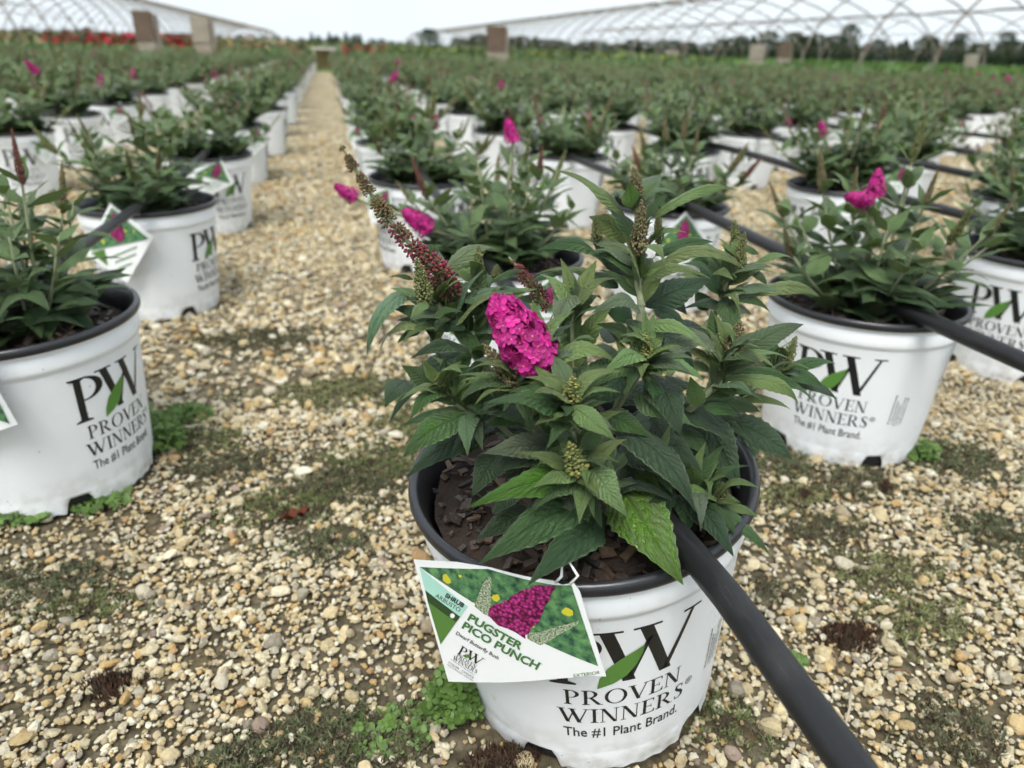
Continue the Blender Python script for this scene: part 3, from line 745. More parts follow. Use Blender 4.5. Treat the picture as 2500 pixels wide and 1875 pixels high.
# ================================================================== shrubs
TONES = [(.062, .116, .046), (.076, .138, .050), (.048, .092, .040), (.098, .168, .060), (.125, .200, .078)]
UP = Vector((0, 0, 1))
def grow(rng, n_stems=8, height=.17, spread=.13, z0=.175, leaf_len=.062, nodes=5):
    """list of leaves (B, T, width, hint, tone), spikes (base, dir, length, radius, kind), stem polylines; local to the pot base"""
    leaves, spikes, stems = [], [], []
    for s in range(n_stems):
        a = 2 * math.pi * (s + rng.uniform(-.3, .3)) / n_stems; out = rng.uniform(.25, 1.0) if s else .1
        top = Vector((math.cos(a) * spread * out, math.sin(a) * spread * out, z0 + height * (1.12 - .55 * out) * rng.uniform(.82, 1.1)))
        base = Vector((math.cos(a) * .012, math.sin(a) * .012, z0 - .02)); midp = base.lerp(top, .5) + Vector((math.cos(a), math.sin(a), 0)) * .012 * out
        pts = [base.lerp(midp, k / 3).lerp(midp.lerp(top, k / 3), k / 3) for k in range(4)]; stems.append(pts)
        ph = rng.uniform(0, 3.14)
        for n in range(nodes):
            t = (n + .8) / nodes * .98
            p = base.lerp(midp, t).lerp(midp.lerp(top, t), t)
            for sd in (0, 1):
                b = ph + n * math.pi / 2 + sd * math.pi + rng.uniform(-.3, .3)
                L = leaf_len * (1.25 - .78 * t) * rng.uniform(.65, 1.25)
                el = -.55 + 1.15 * t + rng.uniform(-.25, .25)
                d = Vector((math.cos(b) * math.cos(el), math.sin(b) * math.cos(el), math.sin(el))) + Vector((math.cos(a), math.sin(a), 0)) * .35 * (1 - t)
                d.normalize(); tip = p + d * L
                if tip.z < z0 - .005: tip.z = z0 - .005 + rng.uniform(0, .02)
                if math.hypot(tip.x, tip.y) > .092 and tip.z < .215: tip.z = .215 + rng.uniform(0, .012)
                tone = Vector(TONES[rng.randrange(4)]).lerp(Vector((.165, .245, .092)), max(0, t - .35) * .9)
                leaves.append((p, tip, L * rng.uniform(.30, .42), UP + Vector((rng.uniform(-.4, .4), rng.uniform(-.4, .4), 0)), tuple(tone)))
        if rng.random() < .55:
            d = (top - midp).normalized() + Vector((rng.uniform(-.15, .15), rng.uniform(-.15, .15), .3)); L = rng.uniform(.030, .066)
            spikes.append((top - d.normalized() * .006, d, L, L * rng.uniform(.42, .65), rng.choice(['olive', 'olive', 'olive', 'brown', 'brown', 'brown', 'brown', 'red'])))
    return leaves, spikes, stems
def stems_mesh(stems, r=.0024, n=6):
    b = MB()
    for pts in stems: b.tube(pts, [r * (1 - .45 * i / (len(pts) - 1)) for i in range(len(pts))], n)
    return b.mesh('stem', [MAT['stem']])
def bend_pick(rng): return min(4, max(0, int(rng.gauss(2.0, 1.0))))

def mulch_mesh(seed, n, chips=True, r=.1055, z=.184):
    rr = random.Random(seed); b = MB()
    rings = 7; seg = 28; vs = [(0, 0, z + .004)]
    for i in range(1, rings + 1):
        for j in range(seg):
            th = 2 * math.pi * j / seg; q = r * i / rings
            vs.append((q * math.cos(th), q * math.sin(th), z - .010 * (i / rings) ** 3 + rr.uniform(-.002, .003)))
    fs = [(0, 1 + j, 1 + (j + 1) % seg) for j in range(seg)] + [(1 + (i - 1) * seg + j, 1 + i * seg + j, 1 + i * seg + (j + 1) % seg, 1 + (i - 1) * seg + (j + 1) % seg) for i in range(1, rings) for j in range(seg)]
    b.add(vs, fs, 0, (.03, .02, .015))
    for i in range(n if chips else 0): chip(b, rr, r * .90, z)
    return b.mesh('potting_mulch', [MAT['soil'], MAT['bark']], smooth=False, col=True)
def chip_verts(rr):
    L, w, h = rr.uniform(.004, .011), rr.uniform(.0022, .0045), rr.uniform(.0008, .002)
    vs = [Vector((sx * L * rr.uniform(.6, 1), sy * w * rr.uniform(.5, 1), sz * h)) for sx in (-1, 1) for sy in (-1, 1) for sz in (-1, 1)]
    return vs
CHIP_F = [(0, 1, 3, 2), (4, 6, 7, 5), (0, 4, 5, 1), (2, 3, 7, 6), (0, 2, 6, 4), (1, 5, 7, 3)]
BARK = [(.058, .038, .029), (.036, .025, .020), (.085, .057, .041), (.026, .019, .016), (.105, .068, .042), (.070, .054, .046)]
def chip(b, rr, r, z):
    vs = chip_verts(rr); m = Matrix.Rotation(rr.uniform(0, 6.28), 3, 'Z') @ Matrix.Rotation(rr.gauss(0, .35), 3, 'X') @ Matrix.Rotation(rr.gauss(0, .35), 3, 'Y')
    q = r * math.sqrt(rr.random()); a = rr.uniform(0, 6.28); p = Vector((q * math.cos(a), q * math.sin(a), z + rr.uniform(.002, .007) - .008 * (q / r) ** 3))
    sh_ = rr.uniform(.7, 1.3); col = tuple(k * sh_ for k in rr.choice(BARK))
    b.add([p + m @ v for v in vs], CHIP_F, 1, col)
MULCH = [mulch_mesh(s, 150) for s in (1, 2)]
MULCH_FAR = mulch_mesh(9, 0, False)

def pot_parts(root, rot, hi=True, m=None):
    """pot with its rim and print; rot turns the print, m is a tilt for the whole pot"""
    M = (m or Matrix.Identity(4)) @ Matrix.Rotation(rot, 4, 'Z')
    pot = link('pot', POT_HI if hi else POT_MID, root, M)
    link('rim', RIM_HI if hi else RIM_MID, pot)
    for m_ in (LET_HI if hi else LET_MID): link('lettering', m_, pot)
    return pot
def face_cam(x, y, deg): return math.atan2(-y, -x) + math.pi / 2 + R(deg)
ORD = ['first', 'second', 'third', 'fourth', 'fifth', 'sixth', 'seventh', 'eighth', 'ninth', 'tenth', 'eleventh', 'twelfth', 'thirteenth', 'fourteenth', 'fifteenth', 'sixteenth', 'seventeenth', 'eighteenth', 'nineteenth', 'twentieth', 'twenty-first', 'twenty-second', 'twenty-third', 'twenty-fourth', 'twenty-fifth', 'twenty-sixth', 'twenty-seventh', 'twenty-eighth']
NEAR_LABEL = {
    ('L', 0, 0): 'big white-potted bush cut by the left picture edge, black PW lettering facing right',
    ('L', 0, 1): 'white-potted bush with a colourful tag, second on the left of the gravel aisle',
    ('L', 0, 2): 'white-potted bush third from the front on the left of the gravel aisle',
    ('R', 1, 0): 'white-potted bush right of the nearest one, hose resting on its rim',
    ('R', 2, 0): 'white-potted bush cut by the right picture edge behind the right-hand hose',
    ('R', 0, 1): 'white-potted bush directly behind the nearest plant and its magenta flower',
    ('R', 0, 2): 'white-potted bush with magenta flowers and an empty-looking black rim beside the aisle',
    ('R', 1, 1): 'white-potted bush behind the tall central stem, hose crossing its front rim',
    ('R', 2, 1): 'white-potted bush with a magenta cluster above the right-hand pot',
    ('L', 1, 0): 'white-potted bush at the left picture edge with small PW print facing the aisle',
}
ROT = {('L', 0, 0): 40, ('L', 0, 1): 57, ('L', 0, 2): 30, ('R', 1, 0): -6, ('R', 2, 0): -14, ('R', 0, 1): -30, ('R', 0, 2): -60, ('L', 1, 0): 6, ('R', 1, 1): 40, ('R', 2, 1): -45}
SEED = {('L', 0, 0): 5, ('L', 0, 1): 12, ('R', 1, 0): 21}
# magenta blooms seen on plants behind the front one: photo px of base and tip, length direction, owner
BLOOMS = [((1010, 325), (1010, 285), ('R', 0, 3)), ((1058, 315), (1066, 280), ('R', 0, 3)), ((985, 325), (880, 295), ('R', 0, 3)), ((1050, 560), (985, 515), ('R', 0, 1)), ((868, 485), (822, 455), ('R', 0, 1)),
          ((2075, 440), (2065, 405), ('R', 2, 1)), ((2075, 405), (2030, 408), ('R', 2, 1)), ((2120, 490), (2065, 480), ('R', 1, 0)), ((2135, 480), (2145, 418), ('R', 1, 0)),
          ((662, 268), (655, 252), ('L', 0, 4)), ((1925, 300), (1920, 282), ('R', 3, 2)), ((1160, 210), (1155, 188), ('R', 1, 5)), ((1225, 220), (1222, 196), ('R', 1, 5)), ((248, 210), (246, 184), ('L', 1, 2)), ((326, 190), (325, 160), ('L', 1, 3)), ((525, 190), (515, 172), ('L', 1, 5))]
def stem_leafy(root, leaves, spikes, stems, rng, lo=LEAF_MID, name_spike='flower_spike'):
    link('stem', stems_mesh(stems), root)
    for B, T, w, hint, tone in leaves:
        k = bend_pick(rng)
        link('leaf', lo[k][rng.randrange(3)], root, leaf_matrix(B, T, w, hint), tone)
    for p, d, L, r, kind in spikes:
        link(name_spike, SPK[kind][rng.randrange(2)], root, align(d, r, L, p))

def foliage_variant(seed):
    rng = random.Random(seed); lv, sp, st = grow(rng, 21, .148, .160, nodes=8, leaf_len=.076)
    b = MB(); protos = [m for row in LEAF_LOW for m in row]
    for B, T, w, hint, tone in lv:
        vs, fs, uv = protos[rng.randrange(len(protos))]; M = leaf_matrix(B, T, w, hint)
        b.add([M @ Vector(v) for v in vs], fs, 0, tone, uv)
    for pts in st: b.tube(pts, .0028, 4, 1)
    for p, d, L, r, kind in sp:
        M = align(d, r * .17, L, p); c = {'olive': OLV, 'brown': BRN, 'red': (.16, .04, .045)}[kind]
        for i in range(16):
            t = i / 15; a = i * 2.4; q = (1 - t) ** .6 * .7
            b.add([M @ Vector((q * math.cos(a) + v[0] * .55, q * math.sin(a) + v[1] * .55, t + v[2] * .06)) for v in OCT[0]], OCT[1], 2, tuple(x * rng.uniform(.7, 1.3) for x in c))
    return b.mesh('foliage', [MAT['foliage'], MAT['stem'], MAT['bud']], smooth=True, col=True, uv=True)
OCT = ([(1, 0, 0), (-1, 0, 0), (0, 1, 0), (0, -1, 0), (0, 0, 1), (0, 0, -1)], [(0, 2, 4), (2, 1, 4), (1, 3, 4), (3, 0, 4), (2, 0, 5), (1, 2, 5), (3, 1, 5), (0, 3, 5)])
def low_leaf(bend, tw):
    me = leaf_mesh('tmp', 5, 3, bend, tw, .05, 0, 1, 0); vs = [tuple(v.co) for v in me.vertices]; fs = [tuple(p.vertices) for p in me.polygons]
    uv = [(i // 3 / 5, -1 + (i % 3)) for i in range(len(vs))]; bpy.data.meshes.remove(me); return vs, fs, uv
LEAF_LOW = [[low_leaf(bd, tw) for tw in (-.4, .4)] for bd in (.06, .15, .25)]
FOL = [foliage_variant(100 + k) for k in range(6)]

def far_pot_mesh():
    b = MB(); b.lathe([(RB, 0), (RT, .166), (RT + .003, .170), (RT + .003, .190)], 20, 0); b.lathe([(.1155, .184), (.1212, .190), (.1190, .200), (.112, .199), (.106, .17), (0.0, .172)], 20, 1)
    a0 = 0
    for k in range(3):                                     # far print: the letters as small dark blocks
        for V, T, slot in logo_pieces(0)[:3]:
            vs = []
            for x, y in V:
                z = .103 + y * LU; r = body_r(z) + .0018 + slot * .0008; th = -math.pi / 2 + k * 2.0944 + x * LU / .106; vs.append((r * math.cos(th), r * math.sin(th), z))
            b.add(vs, T, 2 + slot)
        for j, (w, h, z) in enumerate(((.062, .006, .078), (.070, .006, .060), (.072, .004, .044))):
            for q in range(8):
                x0 = -w / 2 + w * q / 8; x1 = x0 + w / 8 * .55; r = body_r(z) + .0016
                vs = [(r * math.cos(-math.pi / 2 + k * 2.0944 + x / .106), r * math.sin(-math.pi / 2 + k * 2.0944 + x / .106), zz) for x, zz in ((x0, z), (x1, z), (x1, z + h), (x0, z + h))]
                b.add(vs, [(0, 1, 2, 3)], 2)
    return b.mesh('pot', [MAT['pot'], MAT['rim'], MAT['ink'], MAT['ink2']])
POT_FAR = far_pot_mesh()

N_IND = 290
roots = {}
for idx, s in enumerate(SITES[:N_IND]):
    key = s['key']
    if key == ('R', 0, 0): continue
    x, y = s['x'], s['y']; rng = random.Random(SEED.get(key, 1000 + idx * 7))
    root = empty('potted_bush', (x, y, rng.uniform(-.004, .004))); roots[key] = root
    rot = face_cam(x, y, ROT.get(key, rng.uniform(-60, 60)))
    side = 'right' if s['side'] == 'R' else 'left'
    if key in NEAR_LABEL: lab = NEAR_LABEL[key]
    elif s['ri'] < 28 and s['k'] < 28:
        rn = f'{ORD[s["ri"]]} row {side} of the aisle'
        lab = f'{ORD[s["k"]]} white-potted bush from the camera in the {rn}'
    else: lab = f'small far-off white-potted bush deep in the rows {side} of the aisle'
    tag(root, lab, 'potted plant', 'white-potted butterfly bushes standing in rows')
    tilt = Matrix.Rotation(rng.gauss(0, .014), 4, 'X') @ Matrix.Rotation(rng.gauss(0, .014), 4, 'Y')
    if s['d'] < 1.85:
        pot_parts(root, rot, s['d'] < 1.4, tilt)
        lv, sp, st = grow(rng, rng.randrange(17, 19), .152 * rng.uniform(.9, 1.1), .128 if key == ('L', 0, 0) else .158, leaf_len=.070 if key == ('L', 0, 0) else .078, nodes=8)
        o = link('potting_mulch', MULCH[rng.randrange(2)], root, tilt); o['kind'] = 'stuff'
        stem_leafy(root, lv, sp, st, rng)
    elif s['d'] < 6.0:
        pot_parts(root, rot, False, tilt)
        link('potting_mulch', MULCH_FAR, root, tilt)
        o = link('foliage', FOL[rng.randrange(6)], root, Matrix.Rotation(rng.uniform(0, 6.28), 4, 'Z') @ Matrix.Diagonal((rng.uniform(1.0, 1.22), rng.uniform(1.0, 1.22), rng.uniform(.95, 1.15), 1)))
    else:
        link('pot', POT_FAR, root, Matrix.Rotation(rot, 4, 'Z'))
        link('foliage', FOL[rng.randrange(6)], root, Matrix.Rotation(rng.uniform(0, 6.28), 4, 'Z') @ Matrix.Diagonal((rng.uniform(1.05, 1.3), rng.uniform(1.05, 1.3), rng.uniform(.92, 1.15), 1)))
    if s['d'] > 2.0 and rng.random() < .045:
        a = rng.uniform(0, 6.28); p = Vector((.08 * math.cos(a), .08 * math.sin(a), rng.uniform(.30, .38)))
        link('flower_spike', BLOOM[rng.randrange(3)], root, align(Vector((math.cos(a), math.sin(a), 1.2)), .042, .05, p))
for bx, by in ((1785, 195), (1828, 195), (1706, 212), (1907, 244), (1923, 293), (1982, 307), (2007, 315), (2182, 207), (2312, 236), (2438, 206), (2436, 222), (1261, 154), (1448, 199), (1498, 172), (1437, 290), (716, 210), (75, 122), (1318, 290), (1250, 335)):
    best = min((s for s in SITES[:N_IND] if s['key'] in roots), key=lambda s: math.hypot(project((s['x'], s['y'], .31))[0] - bx, project((s['x'], s['y'], .31))[1] - by))
    BLOOMS.append(((bx + 3, by + 12), (bx - 3, by - 12), best['key']))
for p0, p1, key in BLOOMS:
    if key not in roots: continue
    r_ = roots[key]; Y = r_.location.y - .03
    a, e = atY(*p0, Y) - r_.location, atY(*p1, Y) - r_.location; d = e - a; L = min(max(d.length, .030), .048)
    link('flower_spike', BLOOM[hash(p0) % 3], r_, align(d, L * 1.0, L, a))
    b = MB(); b.tube([a, a * .6 + Vector((0, 0, .08)), (0, 0, .18)], [.002, .0025, .003], 5); link('stem', b.mesh('stem', [MAT['stem']]), r_)

# the rest of the rows, past the nearest few hundred: one mass
rest = SITES[N_IND:]
if rest:
    rng = np.random.default_rng(3); b = MB(); V, T, C = [], [], []; base = 0
    for s in rest:
        n = 10; th = np.arange(n) * 2 * np.pi / n; rings = [(RB, 0, (.8, .82, .84)), (RT, .185, (.8, .82, .84)), (.12, .186, (.02, .02, .02)), (.118, .2, (.02, .02, .02)), (.0, .18, (.02, .015, .012))]
        P = np.concatenate([np.c_[r * np.cos(th), r * np.sin(th), np.full(n, z)] for r, z, _ in rings]); c = np.concatenate([np.tile(k, (n, 1)) for _, _, k in rings])
        f = [(i * n + j, i * n + (j + 1) % n, (i + 1) * n + (j + 1) % n) for i in range(4) for j in range(n)] + [(i * n + j, (i + 1) * n + (j + 1) % n, (i + 1) * n + j) for i in range(4) for j in range(n)]
        m = 70; a = rng.uniform(0, 2 * np.pi, m); q = .16 * np.sqrt(rng.uniform(.02, 1, m)); z = .19 + rng.uniform(0, 1, m) * (.19 - q * .55)
        ctr = np.c_[q * np.cos(a), q * np.sin(a), z]; d = np.c_[np.cos(a + rng.normal(0, .8, m)), np.sin(a + rng.normal(0, .8, m)), rng.normal(.1, .5, m)] * .035; e = np.c_[-np.sin(a), np.cos(a), rng.normal(0, .5, m)] * .014
        L = np.stack([ctr - d, ctr + e, ctr + d, ctr - e], 1).reshape(-1, 3); lf = [(4 * i, 4 * i + 1, 4 * i + 2) for i in range(m)] + [(4 * i, 4 * i + 2, 4 * i + 3) for i in range(m)]
        lc = np.repeat(np.array(TONES)[rng.integers(0, 5, m)] * rng.uniform(.8, 1.5, (m, 1)), 4, 0)
        if rng.random() < .12: lc[:12] = (.45, .012, .2)
        V.append(np.concatenate([P, L]) + np.array([s['x'], s['y'], 0])); C.append(np.concatenate([c, lc]))
        T.append(np.concatenate([np.array(f), np.array(lf) + len(P)]) + base); base += len(P) + len(L)
    tag(link('distant_potted_bushes', big_mesh('distant_potted_bushes', np.concatenate(V), np.concatenate(T), [MAT['bud']], np.concatenate(C))), 'distant rows of white-potted bushes merging into one green mass', 'potted plants', kind='stuff')

# ================================================================== the front plant
FX, FY, FZ = 0.176, 0.427, 0.008
front = empty('potted_bush', (FX, FY, FZ))
tag(front, 'nearest white-potted bush with a large magenta flower and a printed tag below its rim', 'potted plant', 'white-potted butterfly bushes standing in rows')
FA = Vector((-.119, -.047, 1)).normalized()
fx = Vector((0, 1, 0)).cross(FA).normalized(); fy = FA.cross(fx)
FT = Matrix(((fx.x, fy.x, FA.x, 0), (fx.y, fy.y, FA.y, 0), (fx.z, fy.z, FA.z, 0), (0, 0, 0, 1)))
f_pot = pot_parts(front, face_cam(FX, FY, 19), True, FT)
f_mulch = link('potting_mulch', MULCH[0], front, FT)
rr = random.Random(77)
CHIPS = []
for k in range(14):
    b = MB(); b.add(chip_verts(rr), CHIP_F, 0, tuple(c * (.8 + .045 * (k % 9)) for c in BARK[k % len(BARK)])); CHIPS.append(b.mesh('bark_chip', [MAT['bark']], smooth=False, col=True))
for k in range(280):
    q = .104 * math.sqrt(rr.random()); a = rr.uniform(0, 6.28)
    if k < 110: a = R(rr.uniform(150, 260)); q = rr.uniform(.04, .103)          # the open soil at the left is what shows
    p = Vector((q * math.cos(a), q * math.sin(a), .1865 + rr.uniform(.000, .0065) - .009 * (q / .105) ** 3))
    m = Matrix.Translation(p) @ Matrix.Rotation(rr.uniform(0, 6.28), 4, 'Z') @ Matrix.Rotation(rr.gauss(0, .4), 4, 'X') @ Matrix.Rotation(rr.gauss(0, .35), 4, 'Y') @ Matrix.Scale(rr.uniform(.30, .72), 4)
    link('bark_chip', CHIPS[rr.randrange(14)], f_mulch, m)

PC = .42                                   # Y of the plane through the middle of the bush
TOCAM = Vector((-.30, -.80, .52))
def fp(pt, dy): return atY(pt[0], pt[1], PC + dy) - Vector((FX, FY, FZ))
def dist_of(v): return float((np.array(v) + np.array([FX, FY, FZ]) - np.array([0, 0, CAM_H])) @ CF)
DK, MD, LT, BR_, GY, OL = (.042, .082, .038), (.066, .128, .044), (.175, .265, .095), (.086, .168, .036), (.135, .195, .108), (.175, .240, .082)  # DK: dark leaf green with the shade inside the bush painted in
def leafz(zf, scale, bx, by, bd, tx, ty, td, w, bend=2, tone=MD, face=.55, wet=0.0):
    B, T = fp(zf(bx, by), bd), fp(zf(tx, ty), td)
    wm = 1.06 * w / scale / F_PX * dist_of((B + T) / 2)
    face = min(.9, face + .12); hint = UP * (1 - face) + TOCAM * face + Vector((rr.uniform(-.18, .18), rr.uniform(-.1, .1), 0))
    if T.z < B.z - .02: hint += Vector(((T - B).x, (T - B).y, 0)).normalized() * .5
    o = link('leaf', LEAF_HI[bend][rr.randrange(3)], front, leaf_matrix(B, T, wm, hint), tuple(c * rr.uniform(.9, 1.12) for c in tone))
    o['wet'] = wet
L7 = lambda *a, **k: leafz(z7, 2.212, *a, **k)
L6 = lambda *a, **k: leafz(z6, 2.676, *a, **k)
L5 = lambda *a, **k: leafz(z5, 2.476, *a, **k)
# big low leaves over the front rim
L7(1215, 815, -.055, 1590, 1392, -.138, 315, 1, BR_, .75, 1.0)
L7(1085, 905, -.05, 484, 1277, -.135, 235, 1, MD, .75)
L7(1165, 1010, -.055, 744, 1397, -.142, 235, 1, DK, .8)
L7(1020, 800, -.07, 414, 976, -.12, 165, 2, BR_, .6, .9)
L7(1090, 750, -.095, 1290, 1025, -.13, 165, 3, LT, .65)
L7(970, 755, -.09, 676, 676, -.10, 85, 2, LT, .5)
L7(945, 450, -.085, 498, 415, -.11, 160, 2, MD, .55, .5)
L7(985, 425, -.10, 1222, 608, -.125, 120, 2, LT, .6)
L7(945, 385, -.09, 733, 268, -.10, 100, 3, LT, .5)
L7(975, 310, -.085, 868, 138, -.07, 110, 1, GY, .7)
L7(1015, 360, -.08, 1245, 158, -.06, 150, 2, MD, .6)
L7(895, 625, -.05, 503, 682, -.07, 165, 1, GY, .6)
L7(990, 640, -.05, 783, 478, -.06, 165, 1, MD, .7)
L7(600, 665, -.03, 448, 915, -.06, 165, 2, DK, .7)
L7(735, 670, -.03, 628, 825, -.05, 120, 1, DK, .7)
L7(415, 465, -.04, 73, 702, -.055, 165, 3, MD, .5, 1.0)
L7(545, 520, .0, 84, 820, -.03, 190, 3, DK, .5)
L7(430, 125, .03, -2, 525, .0, 160, 3, DK, .5)
L7(255, 325, -.02, 66, 205, -.02, 130, 1, MD, .6)
L7(265, 300, -.03, 176, 165, -.03, 62, 1, LT, .6)
L7(300, 285, -.03, 392, 178, -.03, 70, 2, LT, .6)
L7(285, 340, -.03, 58, 395, -.05, 80, 3, LT, .45)
L7(345, 385, -.03, 598, 258, -.05, 85, 3, LT, .5)
L7(430, 415, -.01, 478, 165, .01, 150, 1, MD, .7)
L7(1385, 170, -.06, 1138, 265, -.09, 110, 3, LT, .5)
L7(1395, 190, -.06, 1702, 285, -.09, 130, 3, LT, .5)
L7(1325, 345, -.05, 1632, 525, -.09, 170, 1, GY, .65, .6)
L7(1150, 465, -.05, 1412, 592, -.08, 140, 2, MD, .55, .4)
L7(1485, 545, -.02, 1735, 870, -.06, 185, 1, DK, .7)
L7(1655, 430, -.03, 1892, 872, -.06, 215, 1, DK, .7)
L7(1795, 480, .0, 2180, 718, -.02, 180, 2, DK, .55)
L7(1580, 545, -.04, 1728, 700, -.06, 100, 2, MD, .6)
L7(1400, 670, -.05, 1532, 900, -.08, 115, 2, MD, .6)
L7(1800, 275, -.05, 2212, 420, -.06, 105, 3, OL, .3)
L7(1810, 250, -.03, 2172, 285, -.03, 95, 2, DK, .45)
L7(1700, 425, -.06, 1882, 475, -.07, 80, 2, MD, .5)
L7(1690, 400, -.02, 2005, 455, -.03, 120, 2, MD, .5)
L7(1672, 430, -.06, 1625, 262, -.05, 105, 1, MD, .7)
L7(1535, 850, -.07, 1772, 942, -.09, 75, 2, LT, .5)
L7(1615, 915, -.06, 1862, 1240, -.128, 150, 1, DK, .7)
L7(1725, 950, -.08, 2056, 1230, -.105, 100, 2, MD, .5)
L7(1820, 955, -.08, 1995, 1025, -.09, 52, 2, LT, .5)
L7(1592, 895, -.06, 1615, 1110, -.09, 125, 1, DK, .75)
L7(1190, 600, -.07, 1178, 800, -.09, 80, 2, MD, .7)
L7(1030, 655, -.09, 1182, 553, -.08, 85, 1, MD, .65)
L7(1065, 765, -.105, 1070, 870, -.12, 46, 3, LT, .6)
L7(1310, 235, -.03, 1075, 445, -.05, 170, 1, DK, .6)
L7(1455, 480, -.03, 1285, 565, -.05, 130, 1, GY, .6)
L7(570, 335, -.03, 468, 405, -.04, 80, 2, MD, .5)
L7(775, 445, -.03, 533, 535, -.05, 125, 1, MD, .6)
L7(800, 975, -.06, 463, 1152, -.10, 165, 1, DK, .65)
L7(590, 950, -.05, 655, 1050, -.07, 80, 1, DK, .7)
L7(1330, 790, -.05, 1470, 880, -.07, 110, 1, OL, .6)
L7(1270, 680, -.05, 1215, 790, -.08, 60, 1, LT, .6)
L7(1360, 690, -.03, 1240, 830, -.06, 130, 1, DK, .7)
L7(1000, 900, -.06, 1130, 1060, -.08, 130, 1, DK, .7)
L7(1680, 690, -.02, 1800, 900, -.05, 140, 1, DK, .7)
L7(690, 350, -.04, 480, 400, -.04, 90, 2, MD, .5)
# upper right crown
L6(605, 395, .01, 138, 94, .03, 95, 2, OL, .35)
L6(780, 410, .0, 1345, 228, -.01, 95, 3, OL, .35)
L6(642, 340, -.03, 640, 172, -.035, 120, 0, (.10, .19, .035), .9)
L6(715, 240, .01, 842, 124, .02, 120, 1, GY, .7)
L6(735, 262, -.01, 962, 268, -.03, 62, 3, GY, .4)
L6(600, 275, .0, 498, 272, -.01, 48, 3, GY, .4)
L6(655, 545, .02, 366, 398, .03, 185, 2, OL, .75)
L6(672, 700, -.04, 480, 580, -.06, 92, 2, LT, .6)
L6(735, 605, -.03, 862, 700, -.06, 100, 3, LT, .5)
L6(800, 650, .0, 1185, 565, .0, 110, 2, MD, .45)
L6(760, 745, -.02, 1402, 760, -.05, 110, 4, OL, .35)
L6(490, 735, .02, 18, 625, .0, 135, 3, MD, .45)
L6(640, 810, .02, 375, 530, .04, 160, 1, DK, .6)
L6(500, 845, .03, 15, 775, .03, 95, 3, OL, .4)
L6(560, 865, .0, 345, 765, .02, 125, 2, DK, .5)
L6(725, 835, -.03, 1165, 805, -.06, 90, 4, LT, .4)
L6(730, 985, .0, 1172, 800, .01, 190, 1, DK, .6)
L6(690, 1010, -.03, 380, 1035, -.06, 160, 3, GY, .55)
L6(285, 865, .0, 140, 1150, -.04, 185, 2, GY, .6)
L6(665, 1225, -.04, 412, 1100, -.05, 120, 2, MD, .55)
L6(705, 1110, -.04, 1192, 1330, -.08, 110, 4, LT, .4)
L6(1225, 1290, -.04, 1165, 1008, -.03, 165, 1, MD, .75)
L6(1370, 1275, -.04, 1775, 1103, -.03, 150, 2, MD, .55)
L6(1310, 1290, -.06, 1592, 1400, -.08, 85, 3, LT, .45)
L6(1330, 1405, -.03, 1685, 1470, -.05, 100, 2, MD, .45)
L6(1650, 1400, .0, 1990, 1370, .0, 85, 3, MD, .4)
L6(1640, 1410, .0, 1900, 1510, -.02, 110, 2, MD, .5)
L6(1660, 1440, .01, 1990, 1600, .0, 120, 2, DK, .5)
L6(1285, 945, .03, 1885, 930, .02, 95, 3, OL, .35)
L6(1445, 705, .04, 1725, 700, .03, 58, 4, LT, .35)
L6(1420, 745, .03, 1532, 848, .02, 75, 2, MD, .5)
L6(1305, 810, .02, 1170, 775, .01, 90, 3, OL, .5)
L6(1215, 905, .02, 1065, 700, .04, 100, 2, DK, .5)
L6(1150, 1010, .03, 1060, 880, .04, 110, 1, DK, .6)
L6(1260, 985, .03, 975, 1005, .02, 100, 2, DK, .5)
L6(1400, 1000, .03, 1310, 1060, .01, 100, 2, MD, .5)
L6(700, 1265, -.05, 556, 1225, -.07, 75, 3, LT, .45)
L6(785, 1280, -.06, 930, 1295, -.08, 42, 2, LT, .5)
L6(880, 1175, -.02, 1060, 1420, -.05, 140, 2, DK, .6)
L6(590, 1310, -.02, 260, 1310, -.04, 130, 2, GY, .5)
L6(405, 1195, -.05, 265, 1210, -.06, 50, 2, LT, .5)
L6(880, 920, .02, 1010, 1040, .0, 110, 1, DK, .6)
L6(800, 1000, .0, 1010, 1150, -.03, 120, 2, DK, .6)
L6(640, 1080, -.01, 470, 1010, .0, 110, 2, DK, .6)
L6(560, 960, .02, 660, 1090, -.02, 90, 1, DK, .6)
L6(1480, 640, .06, 1260, 600, .06, 60, 2, MD, .5)
# upper left crown
L5(512, 930, .02, 236, 1342, -.01, 125, 4, GY, .45)
L5(665, 1130, .0, 385, 1045, .01, 120, 2, DK, .5)
L5(685, 845, .02, 1032, 715, .04, 105, 4, GY, .5)
L5(805, 1005, -.01, 1195, 945, .0, 105, 2, GY, .5)
L5(602, 1010, -.02, 500, 1112, -.04, 78, 1, LT, .65)
L5(635, 1095, -.02, 825, 1072, -.03, 62, 3, MD, .5)
L5(860, 1300, -.02, 495, 1355, -.04, 110, 3, DK, .5)
L5(715, 1130, .0, 835, 1180, -.02, 125, 1, DK, .65)
L5(520, 872, .0, 348, 874, .0, 42, 3, MD, .4)
L5(600, 745, .0, 635, 648, .0, 30, 1, MD, .6)
L5(870, 885, .0, 770, 812, .0, 55, 2, LT, .55)
L5(980, 895, .0, 1195, 822, .01, 46, 2, MD, .4)
L5(1230, 885, .02, 1435, 845, .03, 48, 2, MD, .4)
L5(470, 1480, -.01, 350, 1640, -.03, 160, 2, DK, .55)
L5(620, 1120, .01, 640, 1250, .0, 70, 1, DK, .6)
L5(900, 1130, .0, 860, 1250, -.01, 70, 1, DK, .6)
L5(1290, 1010, .03, 1130, 990, .04, 60, 2, DK, .5)
L5(560, 1170, .01, 420, 1260, .0, 70, 2, MD, .5)
